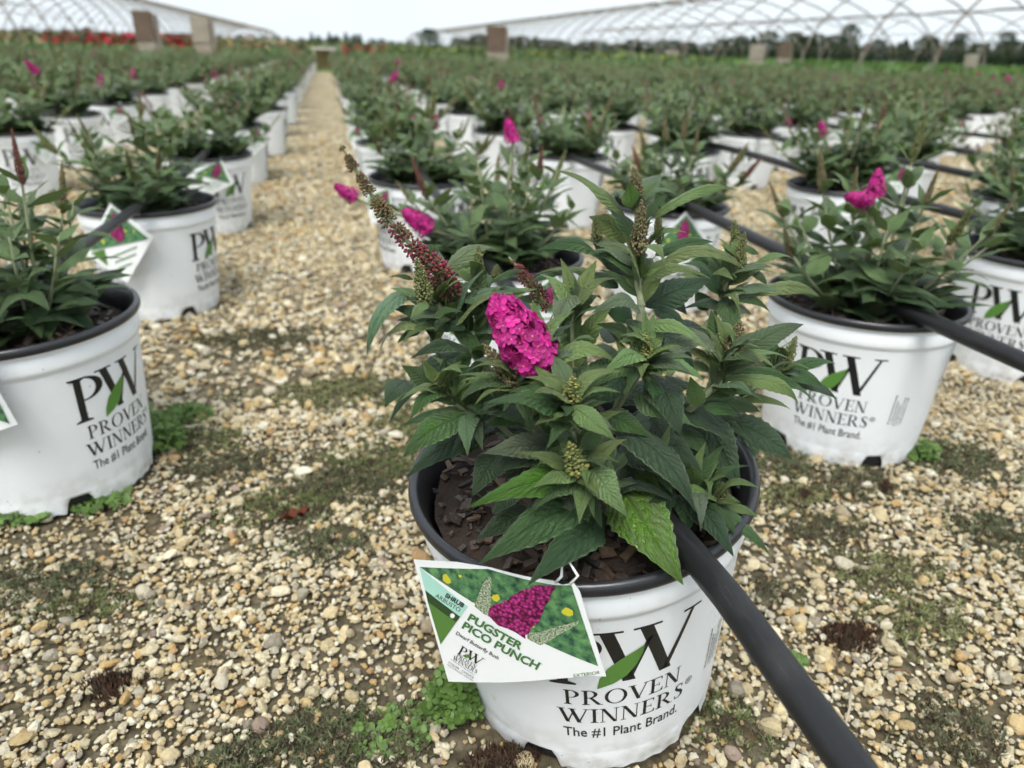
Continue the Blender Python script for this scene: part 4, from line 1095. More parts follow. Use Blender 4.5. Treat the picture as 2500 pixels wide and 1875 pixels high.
L5(970, 930, .02, 870, 980, .0, 90, 2, MD, .5)
L5(780, 900, .03, 850, 1010, .0, 100, 2, MD, .5)
# dark leaves filling the inside of the bush, its shade put into their colour
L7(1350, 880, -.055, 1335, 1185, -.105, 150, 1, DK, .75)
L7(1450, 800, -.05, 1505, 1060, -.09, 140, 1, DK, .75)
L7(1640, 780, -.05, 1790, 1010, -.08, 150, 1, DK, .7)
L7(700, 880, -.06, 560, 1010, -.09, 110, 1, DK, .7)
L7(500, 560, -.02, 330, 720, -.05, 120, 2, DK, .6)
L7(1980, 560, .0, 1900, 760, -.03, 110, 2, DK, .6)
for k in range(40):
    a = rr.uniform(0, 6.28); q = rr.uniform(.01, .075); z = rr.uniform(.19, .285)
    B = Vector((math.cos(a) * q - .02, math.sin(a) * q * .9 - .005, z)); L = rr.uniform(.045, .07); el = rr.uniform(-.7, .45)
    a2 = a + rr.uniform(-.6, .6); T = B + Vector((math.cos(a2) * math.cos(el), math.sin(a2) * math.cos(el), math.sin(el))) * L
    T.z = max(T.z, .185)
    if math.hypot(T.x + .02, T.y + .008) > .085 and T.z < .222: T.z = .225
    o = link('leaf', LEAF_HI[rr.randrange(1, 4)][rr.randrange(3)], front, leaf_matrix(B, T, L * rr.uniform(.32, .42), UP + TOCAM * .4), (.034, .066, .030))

# stems
F0 = Vector((-.022, -.008, .165))
def fstem(*pts, r=.0032):
    P = [F0 + Vector((rr.uniform(-.01, .01), rr.uniform(-.01, .01), 0))] + [fp(zf(x, y), d) for zf, x, y, d in pts]
    out = []
    for i in range(len(P) - 1):
        p0, p1, p2, p3 = P[max(i - 1, 0)], P[i], P[i + 1], P[min(i + 2, len(P) - 1)]
        for k in range(5):
            t = k / 5; out.append(.5 * ((2 * p1) + (p2 - p0) * t + (2 * p0 - 5 * p1 + 4 * p2 - p3) * t * t + (3 * p1 - p0 - 3 * p2 + p3) * t ** 3))
    out.append(P[-1]); n = len(out); b = MB(); b.tube(out, [r * .72 * (1 - .4 * i / (n - 1)) for i in range(n)], 8)
    for f in (.35, .55, .75):                                       # swollen nodes
        i = int(f * (n - 1)); rad = r * .72 * (1 - .4 * f) * 1.10; d = (out[min(i + 1, n - 1)] - out[i - 1]).normalized() * r * .5
        b.tube([out[i] - d, out[i], out[i] + d], [rad * .8, rad, rad * .8], 8)
    link('stem', b.mesh('stem', [MAT['stem']]), front)
    ph = rr.uniform(0, 3.14); K = 5 if r > .0033 else (4 if r > .0027 else 3)
    for q in range(K):                                              # opposite leaf pairs, each pair turned on the last
        f = .40 + .56 * (q + .5) / K; i = int(f * (n - 1)); ax_ = (out[min(i + 1, n - 1)] - out[i - 1]).normalized()
        u_ = ax_.orthogonal().normalized(); v_ = ax_.cross(u_)
        for sd in (0, 1):
            a = ph + q * 1.571 + sd * math.pi + rr.uniform(-.25, .25); d = ((u_ * math.cos(a) + v_ * math.sin(a)) + ax_ * rr.uniform(.1, .7) + UP * rr.uniform(-.1, .25)).normalized()
            L = rr.uniform(.034, .054) * (1.1 - .35 * f); B = out[i]; T = B + d * L
            link('leaf', LEAF_HI[rr.randrange(1, 5)][rr.randrange(3)], front, leaf_matrix(B, T, L * rr.uniform(.28, .38), UP + TOCAM * .35), tuple(c * rr.uniform(.9, 1.1) for c in (MD, GY, LT, MD, OL)[rr.randrange(5)]))
    for q in range(22):                                             # short axillary leaves between the pairs
        f = rr.uniform(.34, 1.0); i = max(1, int(f * (n - 1))); ax_ = (out[i] - out[i - 1]).normalized(); u_ = ax_.orthogonal().normalized(); v_ = ax_.cross(u_); a = rr.uniform(0, 6.28)
        d = ((u_ * math.cos(a) + v_ * math.sin(a)) + ax_ * rr.uniform(.2, 1.0) + UP * rr.uniform(0, .3)).normalized(); L = rr.uniform(.018, .042) * (1.15 - .35 * f); vs, fs = EXP[rr.randrange(len(EXP))]
        M_ = leaf_matrix(out[i], out[i] + d * L, L * rr.uniform(.26, .36), UP + TOCAM * .35); tn_ = (MD, LT, GY, OL, LT)[rr.randrange(5)]; sh_ = rr.uniform(.8, 1.1)
        EXTRA.add([M_ @ Vector(v) for v in vs], fs, 0, tuple(c * sh_ for c in tn_), EXUV)
EXTRA = MB(); EXP = [([tuple(v.co) for v in m.vertices], [tuple(p.vertices) for p in m.polygons]) for row in LEAF_MID[1:] for m in row]; EXUV = [(i // 5 / 10, -1 + .5 * (i % 5)) for i in range(55)]
fstem((z6, 680, 1180, -.02), (z6, 690, 850, -.01), (z6, 680, 640, .0), (z6, 690, 260, .0), r=.0042)
fstem((z5, 830, 1260, .0), (z5, 740, 1120, .0), (z5, 640, 980, .0), r=.0036)
fstem((z6, 640, 1500, -.05), (z6, 720, 1400, -.06), (z6, 745, 1310, -.06), r=.0032)
fstem((z6, 1100, 1600, -.05), (z6, 1230, 1400, -.05), (z6, 1300, 1280, -.05), r=.0036)
fstem((z6, 1180, 1050, .03), (z6, 1240, 900, .03), (z6, 1330, 640, .03), r=.0036)
fstem((z6, 1360, 1580, .0), (z6, 1640, 1400, .0), r=.003)
fstem((z7, 540, 480, -.02), (z7, 400, 440, -.03), (z7, 270, 310, -.03), r=.003)
fstem((z7, 985, 560, -.08), (z7, 975, 400, -.09), r=.003)
fstem((z7, 1060, 860, -.08), (z7, 1020, 770, -.095), r=.003)
fstem((z5, 925, 1330, -.01), (z5, 935, 1130, .0), (z5, 905, 880, .01), r=.0028)
fstem((z6, 260, 1200, -.02), (z6, 275, 1000, -.01), r=.0022)
fstem((z7, 1560, 850, -.06), (z7, 1800, 950, -.08), r=.0024)
fstem((z7, 720, 400, -.05), (z7, 680, 310, -.06), r=.0028)
fstem((z5, 1330, 1480, -.05), (z5, 1320, 1410, -.06), r=.003)

o = link('small_leaves', EXTRA.mesh('small_leaves', [MAT['foliage']], col=True, uv=True), front); o['kind'] = 'stuff'
# bud spikes: base, tip in zoom pixels, radius in zoom pixels
def spike(zf, sc, bx, by, bd, tx, ty, td, rpx, kind):
    B, T = fp(zf(bx, by), bd), fp(zf(tx, ty), td); r = .86 * rpx / sc / F_PX * dist_of(B) / .165
    link('flower_spike', SPK[kind][rr.randrange(2)], front, align(T - B, r, (T - B).length, B) @ Matrix.Rotation(rr.uniform(0, 6), 4, 'Z'))
for a in ((z6, 2.676, 690, 260, .0, 658, 70, .0, 52, 'brown'), (z6, 2.676, 692, 640, -.02, 715, 285, -.025, 64, 'brown'), (z6, 2.676, 425, 545, .02, 408, 395, .02, 44, 'olive'),
          (z6, 2.676, 830, 565, .02, 815, 330, .02, 40, 'olive'), (z6, 2.676, 1330, 620, .04, 1320, 415, .04, 46, 'olive'), (z6, 2.676, 1340, 750, .025, 1388, 495, .025, 52, 'olive'),
          (z6, 2.676, 1300, 1290, -.05, 1362, 1075, -.05, 74, 'brown'), (z6, 2.676, 1640, 1395, .0, 1726, 1175, .0, 54, 'olive'), (z6, 2.676, 745, 1320, -.065, 738, 1155, -.065, 46, 'yellow'),
          (z6, 2.676, 275, 1030, -.01, 276, 790, -.01, 42, 'brown'), (z7, 2.212, 985, 400, -.095, 990, 262, -.095, 58, 'yellow'), (z7, 2.212, 1025, 785, -.10, 972, 615, -.10, 66, 'yellow'),
          (z7, 2.212, 285, 320, -.03, 252, 238, -.03, 42, 'yellow'), (z7, 2.212, 690, 320, -.06, 508, 85, -.05, 62, 'brown'), (z7, 2.212, 1805, 955, -.08, 1800, 832, -.08, 44, 'olive'),
          (z5, 2.476, 905, 890, .01, 910, 665, .01, 50, 'olive'), (z5, 2.476, 595, 1020, -.01, 535, 735, -.01, 62, 'olive'), (z5, 2.476, 1010, 860, .02, 1025, 780, .02, 30, 'olive')):
    spike(*a)

# the long bud panicles: a bare axis with clusters of buds on alternate sides
def panicle(pts, zf, sc, sizes, split, dy):
    P = [fp(zf(x, y), dy) for x, y in pts]; b = MB(); path = []
    for i in range(len(P) - 1):
        for k in range(6): path.append(P[i].lerp(P[i + 1], k / 6))
    path.append(P[-1]); n = len(path)
    b.tube(path, [.0020 * (1 - .65 * i / (n - 1)) for i in range(n)], 6)
    root = link('flower_spike', b.mesh('flower_spike', [MAT['stem']]), front); root['label'] = 'long loose panicle of red and brown buds'
    m = len(sizes)
    for i, sz in enumerate(sizes):
        t = (i + .3) / m; j = min(n - 2, int(t * (n - 1))); c = path[j]; ax = (path[j + 1] - path[j]).normalized(); s = sz / sc / F_PX * dist_of(c)
        side = ax.cross(TOCAM).normalized()
        for sd in ((-1, 1, 0) if t > .55 else (-1, 1)):
            d = (ax * .75 + side * sd * .8 + TOCAM.normalized() * (rr.uniform(-.1, .5) if sd else .9)).normalized()
            me = (CY_BRN if t > split or (rr.random() < .32) else CY_RED)[rr.randrange(2)]
            k = s * rr.uniform(.8, 1.15); link('bud_cluster', me, root, align(d, k, k, c + d * s * rr.uniform(.1, .35)))
panicle([(770, 985), (640, 800), (480, 640), (330, 460), (180, 230), (75, 55)], z5, 2.476, [40, 60, 68, 66, 62, 60, 58, 55, 54, 50, 50, 47, 46, 44, 42, 40, 38, 36, 34, 30, 28, 24, 18], .50, .0)
panicle([(1330, 1040), (1240, 920), (1180, 835), (1095, 738)], z5, 2.476, [36, 42, 42, 42, 40, 36, 32, 28, 22, 16], .95, .03)
panicle([(270, 1230), (280, 1050), (275, 980)], z6, 2.676, [26, 26, 24, 22, 20], .95, -.01)

# the big magenta flower
A0, A1 = fp(z5(1010, 985), -.05), fp(z5(1320, 1430), -.07)
ax = (A1 - A0); AL = ax.length; an = ax.normalized(); sx = an.cross(TOCAM).normalized(); sy = an.cross(sx).normalized()
PXM = dist_of((A0 + A1) / 2) / F_PX / 2.476
def fl_rad(t): return PXM * (52 + 88 * math.sin(math.pi * min(1, .06 + t * .66)) ** 1.0) * (min(1, t / .10) ** .5 if t < .10 else 1) * (min(1, (1 - t) / .22) ** .5 if t > .78 else 1)
b = MB(); n = 14
b.tube([A0 + ax * (i / n) for i in range(n + 1)], [max(.0008, fl_rad(i / n) * .78) for i in range(n + 1)], 14, 0, (.16, .008, .055))
bloom = link('flower_spike', b.mesh('flower_spike', [MAT['petal']], col=True), front); bloom['label'] = 'large open magenta flower panicle'
NF = 275
for k in range(NF):
    t = (k + .5) / NF; t = .5 - .5 * math.cos(math.pi * (t * .94 + .03)) if t < .5 else t; a = k * 2.39996 + rr.uniform(-.25, .25)
    rad = fl_rad(t); nrm = (sx * math.cos(a) + sy * math.sin(a)); d = (nrm + an * (t - .45) * 1.1 * .8 + Vector((rr.uniform(-.6, .6), rr.uniform(-.6, .6), rr.uniform(-.4, .6)))).normalized()
    p = A0 + ax * t + nrm * rad * rr.uniform(.86, 1.10); s = .0037 * rr.uniform(.78, 1.2)
    if t < .08: s *= .7
    link('floret', FLORET[rr.randrange(4)], bloom, align(d, s, s, p) @ Matrix.Rotation(rr.uniform(0, 6), 4, 'Z'))

# ------------------------------------------------------------------ the printed tag on the nearest pot
def zt(x, y): return 1000 + x / 4.424, 1350 + y / 4.424
TAG_AZ = math.atan2(-FY, -FX) - R(17)
tn = Vector((math.cos(TAG_AZ), math.sin(TAG_AZ), -.02)).normalized()
t0 = Vector((FX, FY, FZ)) + FA * .150 + Vector((math.cos(TAG_AZ), math.sin(TAG_AZ), 0)) * .1285
tx_ = UP.cross(tn).normalized(); ty_ = tn.cross(tx_)
def tag2d(zx, zy):
    d = Vector(ray(*zt(zx, zy))); o = Vector((0, 0, CAM_H)); s = (t0 - o).dot(tn) / d.dot(tn); p = o + d * s - t0
    return p.dot(tx_), p.dot(ty_)
def tag3d(u, v, lift=0.0):
    bow = .0045 * ((u + .002) / .04) ** 2 * (1 if u > 0 else .35)
    return tx_ * u + ty_ * v + tn * (-bow * .8 + lift)
ptag = empty('plant_tag', t0); tag(ptag, 'printed plant tag with a magenta flower picture hanging on the nearest pot', 'plant tag', 'plant tags')
def tag_piece(name, V, T, mat, lift, zoom=True, parent=ptag, uvs=False):
    P = [tag2d(*p) if zoom else p for p in V]; P, T = slice_x(P, T, .006); b = MB()
    b.add([tag3d(u, v, lift) for u, v in P], T, 0, None, [(u * 20, v * 20) for u, v in P])
    return link(name, b.mesh(name, [mat], smooth=False, uv=True), parent)
def poly(name, pts, mat, lift): V, T = tri_polys([[pts]]); return tag_piece(name, V, T, mat, lift)
def print_mat(name, c): return simple(name, c, .3, .5, .08, 60)
def picture_mat():
    t = NT('tag picture'); uv = t.n('UVMap', uv_map='uv').outputs[0]
    g = t.mix(t.ramp(t.noise(9, 5, uv), [(.35, (0, 0, 0)), (.65, (1, 1, 1))]), (.008, .04, .025), (.17, .36, .12)); g = t.mix(t.math('MULTIPLY', t.noise(2.2, 2, uv), .5), g, (.03, .14, .10))
    vo = t.n('TexVoronoi', {'Scale': 5.0}); t.set(vo.inputs['Vector'], t.mix(.10, uv, t.n('TexNoise', {'Scale': 9.0, 'Vector': uv}).outputs[1]))
    y = t.math('MULTIPLY', t.math('LESS_THAN', vo.outputs['Distance'], .30), t.math('GREATER_THAN', t.n('SeparateColor', {0: vo.outputs['Color']}).outputs[0], .60))
    t.p(color=t.mix(t.math('MULTIPLY', y, .9), g, (.62, .55, .03)), rough=.28); return t.mat
MAT['picture'] = picture_mat()
def bloom_print():
    t = NT('tag bloom print'); uv = t.n('UVMap', uv_map='uv').outputs[0]; vo = t.n('TexVoronoi', {'Scale': 24.0}); t.set(vo.inputs['Vector'], uv)
    t.p(color=t.ramp(vo.outputs['Distance'], [(0, (.60, .12, .38)), (.28, (.40, .03, .20)), (.55, (.22, .010, .09)), (.8, (.05, .004, .02))]), rough=.28); return t.mat
MAT['bloomprint'] = bloom_print()
def spike_print():
    t = NT('tag spike print'); uv = t.n('UVMap', uv_map='uv').outputs[0]
    t.p(color=t.mix(t.ramp(t.noise(45, 4, uv), [(.38, (0, 0, 0)), (.62, (1, 1, 1))]), (.06, .10, .05), (.48, .54, .38)), rough=.28); return t.mat
MAT['spikeprint'] = spike_print()
MAT['teal'] = print_mat('tag teal', (.38, .66, .56)); MAT['dgreen'] = print_mat('tag dark green', (.022, .06, .018)); MAT['mgreen'] = print_mat('tag green', (.085, .20, .04)); MAT['tgreen'] = print_mat('tag letter green', (.06, .17, .05))
card_pts = [(15, 103), (500, 108), (870, 160), (1240, 262), (1530, 330), (1620, 385), (1740, 378), (1800, 480), (2060, 1462), (1900, 1420), (1500, 1395), (410, 1402)]
CV, CT = tri_polys([[card_pts]]); tag_piece('card', CV, CT, MAT['card'], 0.0); tag_piece('card_back', CV, [t[::-1] for t in CT], MAT['card'], -.0005)
poly('picture', [(85, 175), (850, 172), (1230, 285), (1530, 370), (1720, 395), (1985, 1330)], MAT['picture'], .00015)
poly('printed_spike', [(865, 245), (885, 270), (880, 480), (870, 690), (800, 655), (700, 575), (745, 450), (800, 320)], MAT['spikeprint'], .00025)
poly('printed_spike', [(1260, 870), (1400, 870), (1560, 830), (1790, 795), (1780, 835), (1620, 905), (1480, 985), (1400, 1015), (1270, 935)], MAT['spikeprint'], .00025)
fl = [(862, 600), (950, 545), (1030, 510), (1095, 465), (1180, 420), (1300, 395), (1380, 352), (1540, 372), (1555, 410), (1510, 470), (1480, 560), (1440, 640), (1400, 740), (1340, 790), (1300, 830), (1285, 880), (1250, 935), (1060, 815), (880, 700)]
fl = [q for i in range(len(fl)) for q in (fl[i], ((fl[i][0] + fl[(i + 1) % len(fl)][0]) / 2 + rr.uniform(-24, 24), (fl[i][1] + fl[(i + 1) % len(fl)][1]) / 2 + rr.uniform(-24, 24)))]
poly('printed_flower', fl, MAT['bloomprint'], .00035)
poly('band', [(85, 175), (630, 578), (545, 692), (150, 420)], MAT['teal'], .00035)
poly('band', [(150, 420), (545, 692), (500, 752), (180, 545)], MAT['dgreen'], .00035)
poly('corner', [(180, 545), (500, 752), (325, 1000)], MAT['mgreen'], .00035)
poly('sun_mark', [(460 + (34 if i % 2 else 20) * math.cos(i * math.pi / 10), 682 + (34 if i % 2 else 20) * math.sin(i * math.pi / 10)) for i in range(20)], MAT['card'], .0005)
TDX, TDY = (.866, .5), (.5, -.866)
def tag_text(body, x, y, cap, mat, width=None, bold=0.0, serif=False):
    V, T, w = serif_text(body, 1.0) if serif else sans_text(body, 1.0, bold)
    k = cap if width is None else width / w
    V = [(x + p[0] * k * TDX[0] + p[1] * cap * TDY[0], y + p[0] * k * TDX[1] + p[1] * cap * TDY[1]) for p in V]
    return tag_piece('lettering', V, T, mat, .0005)
tag_text('PUGSTER', 622, 718, 78, MAT['tgreen'], 665, .05); tag_text('PICO PUNCH', 560, 806, 78, MAT['tgreen'], 935, .05)
tag_text('™', 1400, 1225, 22, MAT['tgreen'])
tag_text('Dwarf Butterfly Bush', 495, 880, 38, MAT['ink'], 535, .01)
tag_text('SHRUB', 372, 476, 46, MAT['ink'], 235, .06); tag_text('ARBUSTO', 262, 484, 46, MAT['ink'], 315)
tag_text('PROVEN', 500, 1122, 40, MAT['ink'], 245, serif=True); tag_text('WINNERS', 458, 1150, 44, MAT['ink'], 300, serif=True)
tag_text('P', 512, 1085, 100, MAT['ink'], 90, serif=True); tag_text('W', 600, 1125, 95, MAT['ink'], 190, serif=True)
poly('leaf_mark', [(572, 1108), (600, 1095), (640, 1092), (670, 1105), (650, 1128), (610, 1130)], MAT['mgreen'], .0006)
tag_text('COLOR   CHOICE', 410, 1195, 22, MAT['ink'], 320); tag_text('FLOWERING SHRUBS', 405, 1222, 13, MAT['ink'], 320)
V, T, w_ = sans_text('EXTERIOR', 1.0); tag_piece('lettering', [(1740 + p[0] / w_ * 262, 1402 - p[1] * 36 + p[0] / w_ * 12) for p in V], T, MAT['tgreen'], .0005)
poly('rule', [(445, 1152), (705, 1315), (704, 1318), (444, 1155)], MAT['ink'], .0005)
# the plastic clip that holds the tag over the rim
b = MB(); q0 = tag3d(*tag2d(1560, 345)); q1 = tag3d(*tag2d(1700, 385))
b.tube([q0, q0 + Vector((.002, -.003, .006)), q0 * .5 + q1 * .5 + Vector((.001, .006, .016)), q1 + Vector((.004, -.001, .006)), q1], .0009, 6); link('clip', b.mesh('clip', [MAT['card']]), ptag)

# simple tags on other pots: a card standing on one corner, picture above, print below
def small_tag():
    b = MB()
    def add(pts, mi, y, flip=False):
        V, T = tri_polys([[pts]]); b.add([(p[0], y, p[1]) for p in V], T, mi, None, [(p[0] * 20, p[1] * 20) for p in V])
    card = [(-.052, .004), (.018, .050), (.050, -.010), (-.018, -.052)]
    add(card, 0, 0); add(card[::-1], 0, .0006)
    add([(-.042, .005), (.017, .044), (.043, -.010)], 1, -.0012)
    add([(-.003, .012), (.006, .030), (.016, .039), (.020, .022), (.014, .004), (.004, -.001)], 2, -.0024)
    add([(-.042, .002), (-.022, .0), (-.030, -.022)], 3, -.0012)
    for k, (w, z) in enumerate(((.040, -.014), (.034, -.022), (.022, -.031))): add([(-.018, z), (-.018 + w, z), (-.018 + w, z + .0016), (-.018, z + .0016)], 3, -.0012)
    return b.mesh('plant_tag', [MAT['card'], MAT['picture'], MAT['bloomprint'], MAT['mgreen']], smooth=False, uv=True)
STAG = small_tag()
TAGS = {('L', 0, 1): (-27, -.40, 1.25, 'colourful tag on the second pot left of the aisle, hose crossing it'), ('L', 0, 0): (-32, .2, 1.0, 'white tag corner on the big left pot at the picture edge'),
        ('R', 1, 0): (84, .1, 1.1, 'dark-backed tag seen edge-on at the right side of the right-hand pot'), ('L', 1, 0): (38, -.1, .9, 'tag with a magenta stripe on the pot at the left picture edge'),
        ('R', 0, 2): (-48, .25, 1.0, 'tag with a magenta flower beside the black empty rim near the aisle'), ('R', 0, 1): (28, .1, 1.0, 'tag on the pot directly behind the nearest plant'),
        ('R', 1, 1): (14, -.25, 1.1, 'tag with a big magenta stripe under the hose behind the central stem')}
for idx, s in enumerate(SITES[:110]):
    key = s['key']
    if key in (('R', 0, 0), ('R', 2, 0)): continue
    r2 = random.Random(500 + idx); spec = TAGS.get(key)
    if spec is None:
        if s['d'] > 5.5 or r2.random() < .25: continue
        sd = 'right' if s['side'] == 'R' else 'left'
        lab = f'tag on the {ORD[min(s["k"], 11)]} pot of the {ORD[min(s["ri"], 11)]} row {sd} of the aisle'
        spec = (r2.uniform(-50, 50), r2.uniform(-.3, .3), 1.0, lab)
    az = math.atan2(-s['y'], -s['x']) + R(spec[0]); o = link('plant_tag', STAG)
    o.location = (s['x'] + .1235 * math.cos(az), s['y'] + .1235 * math.sin(az), .150)
    o.rotation_euler = (R(-5), spec[1], az + math.pi / 2); o.scale = (spec[2],) * 3
    tag(o, spec[3], 'plant tag', 'plant tags')

# ------------------------------------------------------------------ irrigation hoses lying along the rows on the rims
HOSES = [(.182, .02, 19, .0086, 'thick black irrigation hose crossing the nearest pot toward the lower right corner'), (.632, .10, 19, .0092, 'black irrigation hose lying on the right-hand pot and running back'),
         (-.322, .15, 19, .0080, 'black irrigation hose along the row left of the aisle'), (1.14, .3, 19, .0095, 'black irrigation hose along the third row right of the aisle'),
         (1.54, .5, 19, .0095, 'black irrigation hose along the fourth row right of the aisle'), (2.0, .8, 19, .0095, 'black irrigation hose along the fifth row right of the aisle'), (2.46, 1.2, 19, .009, 'black irrigation hose along the sixth row right of the aisle'), (-.985, 1.5, 19, .008, 'black irrigation hose along the second row left of the aisle')]
for i, (X, y0, y1, r, lab) in enumerate(HOSES):
    b = MB(); pts = []; y = y0; ph = i * 1.7
    while y < y1:
        pts.append((X + (0.0 if i == 0 and y < .5 else .010 * math.sin(y * 2.1 + ph) * min(1, y)), y, (.212 - .019 * max(0.0, min(1.0, (y - .30) / .07)) * max(0.0, min(1.0, (.60 - y) / .07)) if i == 0 else .212) + (.002 if i == 0 and y < .6 else .006 * math.sin(y * 4.5 + ph)))); y += .06 if y < 3 else .3
    pts = [Vector(p) - Vector((X, y0, .21)) for p in pts]
    b.tube(pts, r, 20 if i < 2 else 10)
    o = link('irrigation_hose', b.mesh('irrigation_hose', [MAT['hose']])); o.location = (X, y0, .21)
    tag(o, lab, 'hose', 'irrigation hoses')

# ================================================================== far setting
def rust_mat():
    t = NT('hoop pipe'); v = t.n('TexCoord').outputs['Object']; z = t.n('SeparateXYZ', {0: v}).outputs[2]
    k = t.math('MULTIPLY', t.math('SUBTRACT', t.noise(2.5, 5, v), .42), 5.0, clamp=True)
    t.p(color=t.mix(k, (.21, .195, .15), (.15, .105, .075)), rough=.6, spec=.4); return t.mat
MAT['pipe'] = rust_mat()
MAT['wood'] = simple('weathered board', (.30, .265, .215), .85, .2, .45, 7, .5, 30, .01)
MAT['rustbrown'] = simple('brown board', (.13, .095, .07), .8, .2, .45, 6, .4, 30, .01)
def hoop_house(xc, half, top, y0, y1, step, lab):
    root = empty('hoop_house', (xc, y0, 0)); n = 22
    b = MB(); pts = []
    for i in range(n + 1):
        a = math.pi * i / n; c, s_ = math.cos(a), math.sin(a)
        pts.append((half * math.copysign(abs(c) ** .95, c), 0, top * abs(s_) ** .85))
    b.tube(pts, .026, 6); me = b.mesh('hoop', [MAT['pipe']])
    k = int((y1 - y0) / step)
    for j in range(k + 1):
        o = link('hoop', me, root); o.location = (0, j * step, 0); o.rotation_euler = (0, 0, random.Random(j).uniform(-.01, .01))
    for f in (0.5, .10, .90):
        a = math.pi * f; c, s_ = math.cos(a), math.sin(a); p = (half * math.copysign(abs(c) ** .95, c), top * abs(s_) ** .85)
        b = MB(); b.tube([(p[0], 0, p[1] - .03), (p[0], k * step, p[1] - .03)], .008 if f != .5 else .032, 6); link('purlin', b.mesh('purlin', [MAT['pipe']]), root)
    tag(root, lab, 'hoop house', 'bare hoop house frames')
hoop_house(16.6, 5.0, 2.75, 4.2, 130, 2.3, 'bare pipe hoop house frame nearest on the right of the field')
hoop_house(28.0, 4.8, 2.60, 12, 80, 3.2, 'bare hoop house frame behind the nearest one on the right')
hoop_house(-11.2, 4.2, 2.55, 12, 140, 2.3, 'bare pipe hoop house frame nearest on the left of the field')
hoop_house(-22.5, 4.2, 2.55, 20, 70, 3.2, 'bare hoop house frame behind the nearest one on the left')

def board_post(px, top_py, dist, wpx, lab, dark):
    d = ray(px, top_py); s = dist / d[1]; P = Vector((d[0] * s, dist, 0)); h = CAM_H + d[2] * s; dz = float(np.array([d[0] * s, d[1] * s, d[2] * s]) @ CF); w = wpx * dz / F_PX
    root = empty('board_post', P, math.atan2(P.x, -P.y) * 0.0)
    b = MB(); b.box((0, 0, h * .28), (w, w * .35, h * .56)); link('lower_board', b.mesh('lower_board', [MAT['wood']], smooth=False), root)
    b = MB(); b.box((-.004, -.01, h * .78), (w * 1.03, w * .38, h * .44)); link('upper_board', b.mesh('upper_board', [MAT['rustbrown'] if dark else MAT['wood']], smooth=False), root)
    b = MB(); b.box((w * .62, .06, h * .48), (w * .22, w * .3, h * .96)); link('stake', b.mesh('stake', [MAT['wood']], smooth=False), root)
    tag(root, lab, 'post', 'weathered board posts')
board_post(346, 26, 11.0, 42, 'tall brown board post standing left of centre at the far field edge', True)
board_post(486, 40, 12.4, 40, 'pale weathered board post right of the tall brown one on the left', False)
board_post(1212, 64, 12.0, 44, 'brown board post at the far field edge right of the aisle end', True)
board_post(1850, 108, 19.5, 32, 'pale board post in front of the tree line on the right', False)
board_post(1918, 104, 19.8, 30, 'dark-topped board post beside the pale one on the right', True)
board_post(1640, 122, 24, 28, 'low pale board stub far off right of centre', False)
board_post(2375, 132, 20, 30, 'pale leaning board post near the right picture edge', False)
board_post(610, 84, 24, 16, 'small grey board post far off on the left', False)
board_post(212, 66, 24, 16, 'small brown board post among the left hoops', True)

# low stand at the end of the aisle
MAT['paleboard'] = simple('pale board', (.55, .53, .46), .7, .2, .15, 9); MAT['straw'] = simple('straw board', (.46, .38, .20), .8, .2, .2, 12)
st = empty('stand', (-.055, 15.3, 0))
for nm, c, d, m in (('top', (0, 0, .385), (.44, .35, .035), 'paleboard'), ('leg', (.16, 0, .184), (.09, .30, .366), 'wood'), ('leg', (-.19, 0, .184), (.04, .30, .366), 'straw'), ('back_panel', (-.02, .12, .20), (.27, .03, .33), 'straw'), ('foot_rail', (-.02, -.10, .03), (.28, .05, .05), 'mgreen')):
    b = MB(); b.box(c, d); link(nm, b.mesh(nm, [MAT[m]], smooth=False), st)
tag(st, 'low pale-topped wooden stand closing the far end of the gravel aisle', 'stand')

# crops beyond the potted rows: masses of leaves and flowers
def crop(name, x0, x1, y0, y1, n, h, cols, lab, cat, size=.12):
    rng = np.random.default_rng(abs(hash(name)) % 1000 if False else len(name)); P = np.c_[rng.uniform(x0, x1, n), rng.uniform(y0, y1, n), rng.uniform(.02, h, n)]
    d = rng.normal(size=(n, 3)); d /= np.linalg.norm(d, axis=1)[:, None]; e = rng.normal(size=(n, 3)); e -= d * (e * d).sum(1)[:, None]; e /= np.linalg.norm(e, axis=1)[:, None]
    s = size * rng.uniform(.5, 1.2, (n, 1)); V = np.stack([P - d * s, P + e * s * .6, P + d * s, P - e * s * .6], 1).reshape(-1, 3); i = np.arange(n) * 4
    T = np.concatenate([np.c_[i, i + 1, i + 2], np.c_[i, i + 2, i + 3]]); C = np.array(cols)[rng.integers(0, len(cols), n)] * rng.uniform(.7, 1.3, (n, 1))
    tag(link(name, big_mesh(name, V, T, [MAT['weed']], np.repeat(C, 4, 0))), lab, cat, kind='stuff')
G1, G2 = (.05, .085, .035), (.09, .13, .045)
crop('red_flower_bed', -6.4, -3.0, 20.2, 22.5, 3600, .54, [(.42, .02, .03), (.42, .03, .05), (.36, .02, .03), G1, G1, G2, G1, G2], 'strip of red flowers beyond the left rows', 'flowers', .09)
crop('red_flower_patch', .4, 2.6, 21, 22, 700, .45, [(.30, .03, .04), (.36, .12, .07), G1, G1, G2], 'small patch of red flowers right of the aisle end', 'flowers', .08)
crop('yellow_green_crop', 1.5, 10.5, 19.8, 26, 9000, .42, [(.17, .21, .05), (.13, .18, .05), G2, G1], 'strip of yellow-green plants beyond the right rows', 'crop', .12)
crop('tan_flower_bed', -10, -.6, 22.5, 27, 6500, .50, [(.38, .28, .16), (.30, .26, .12), G2, G1], 'strip of pale tan plants beyond the left rows', 'crop', .12)
crop('far_crop', -60, 12, 28, 70, 22000, .42, [G1, G2, (.16, .19, .07)], 'low green crop stretching to the far tree line', 'crop', .3)
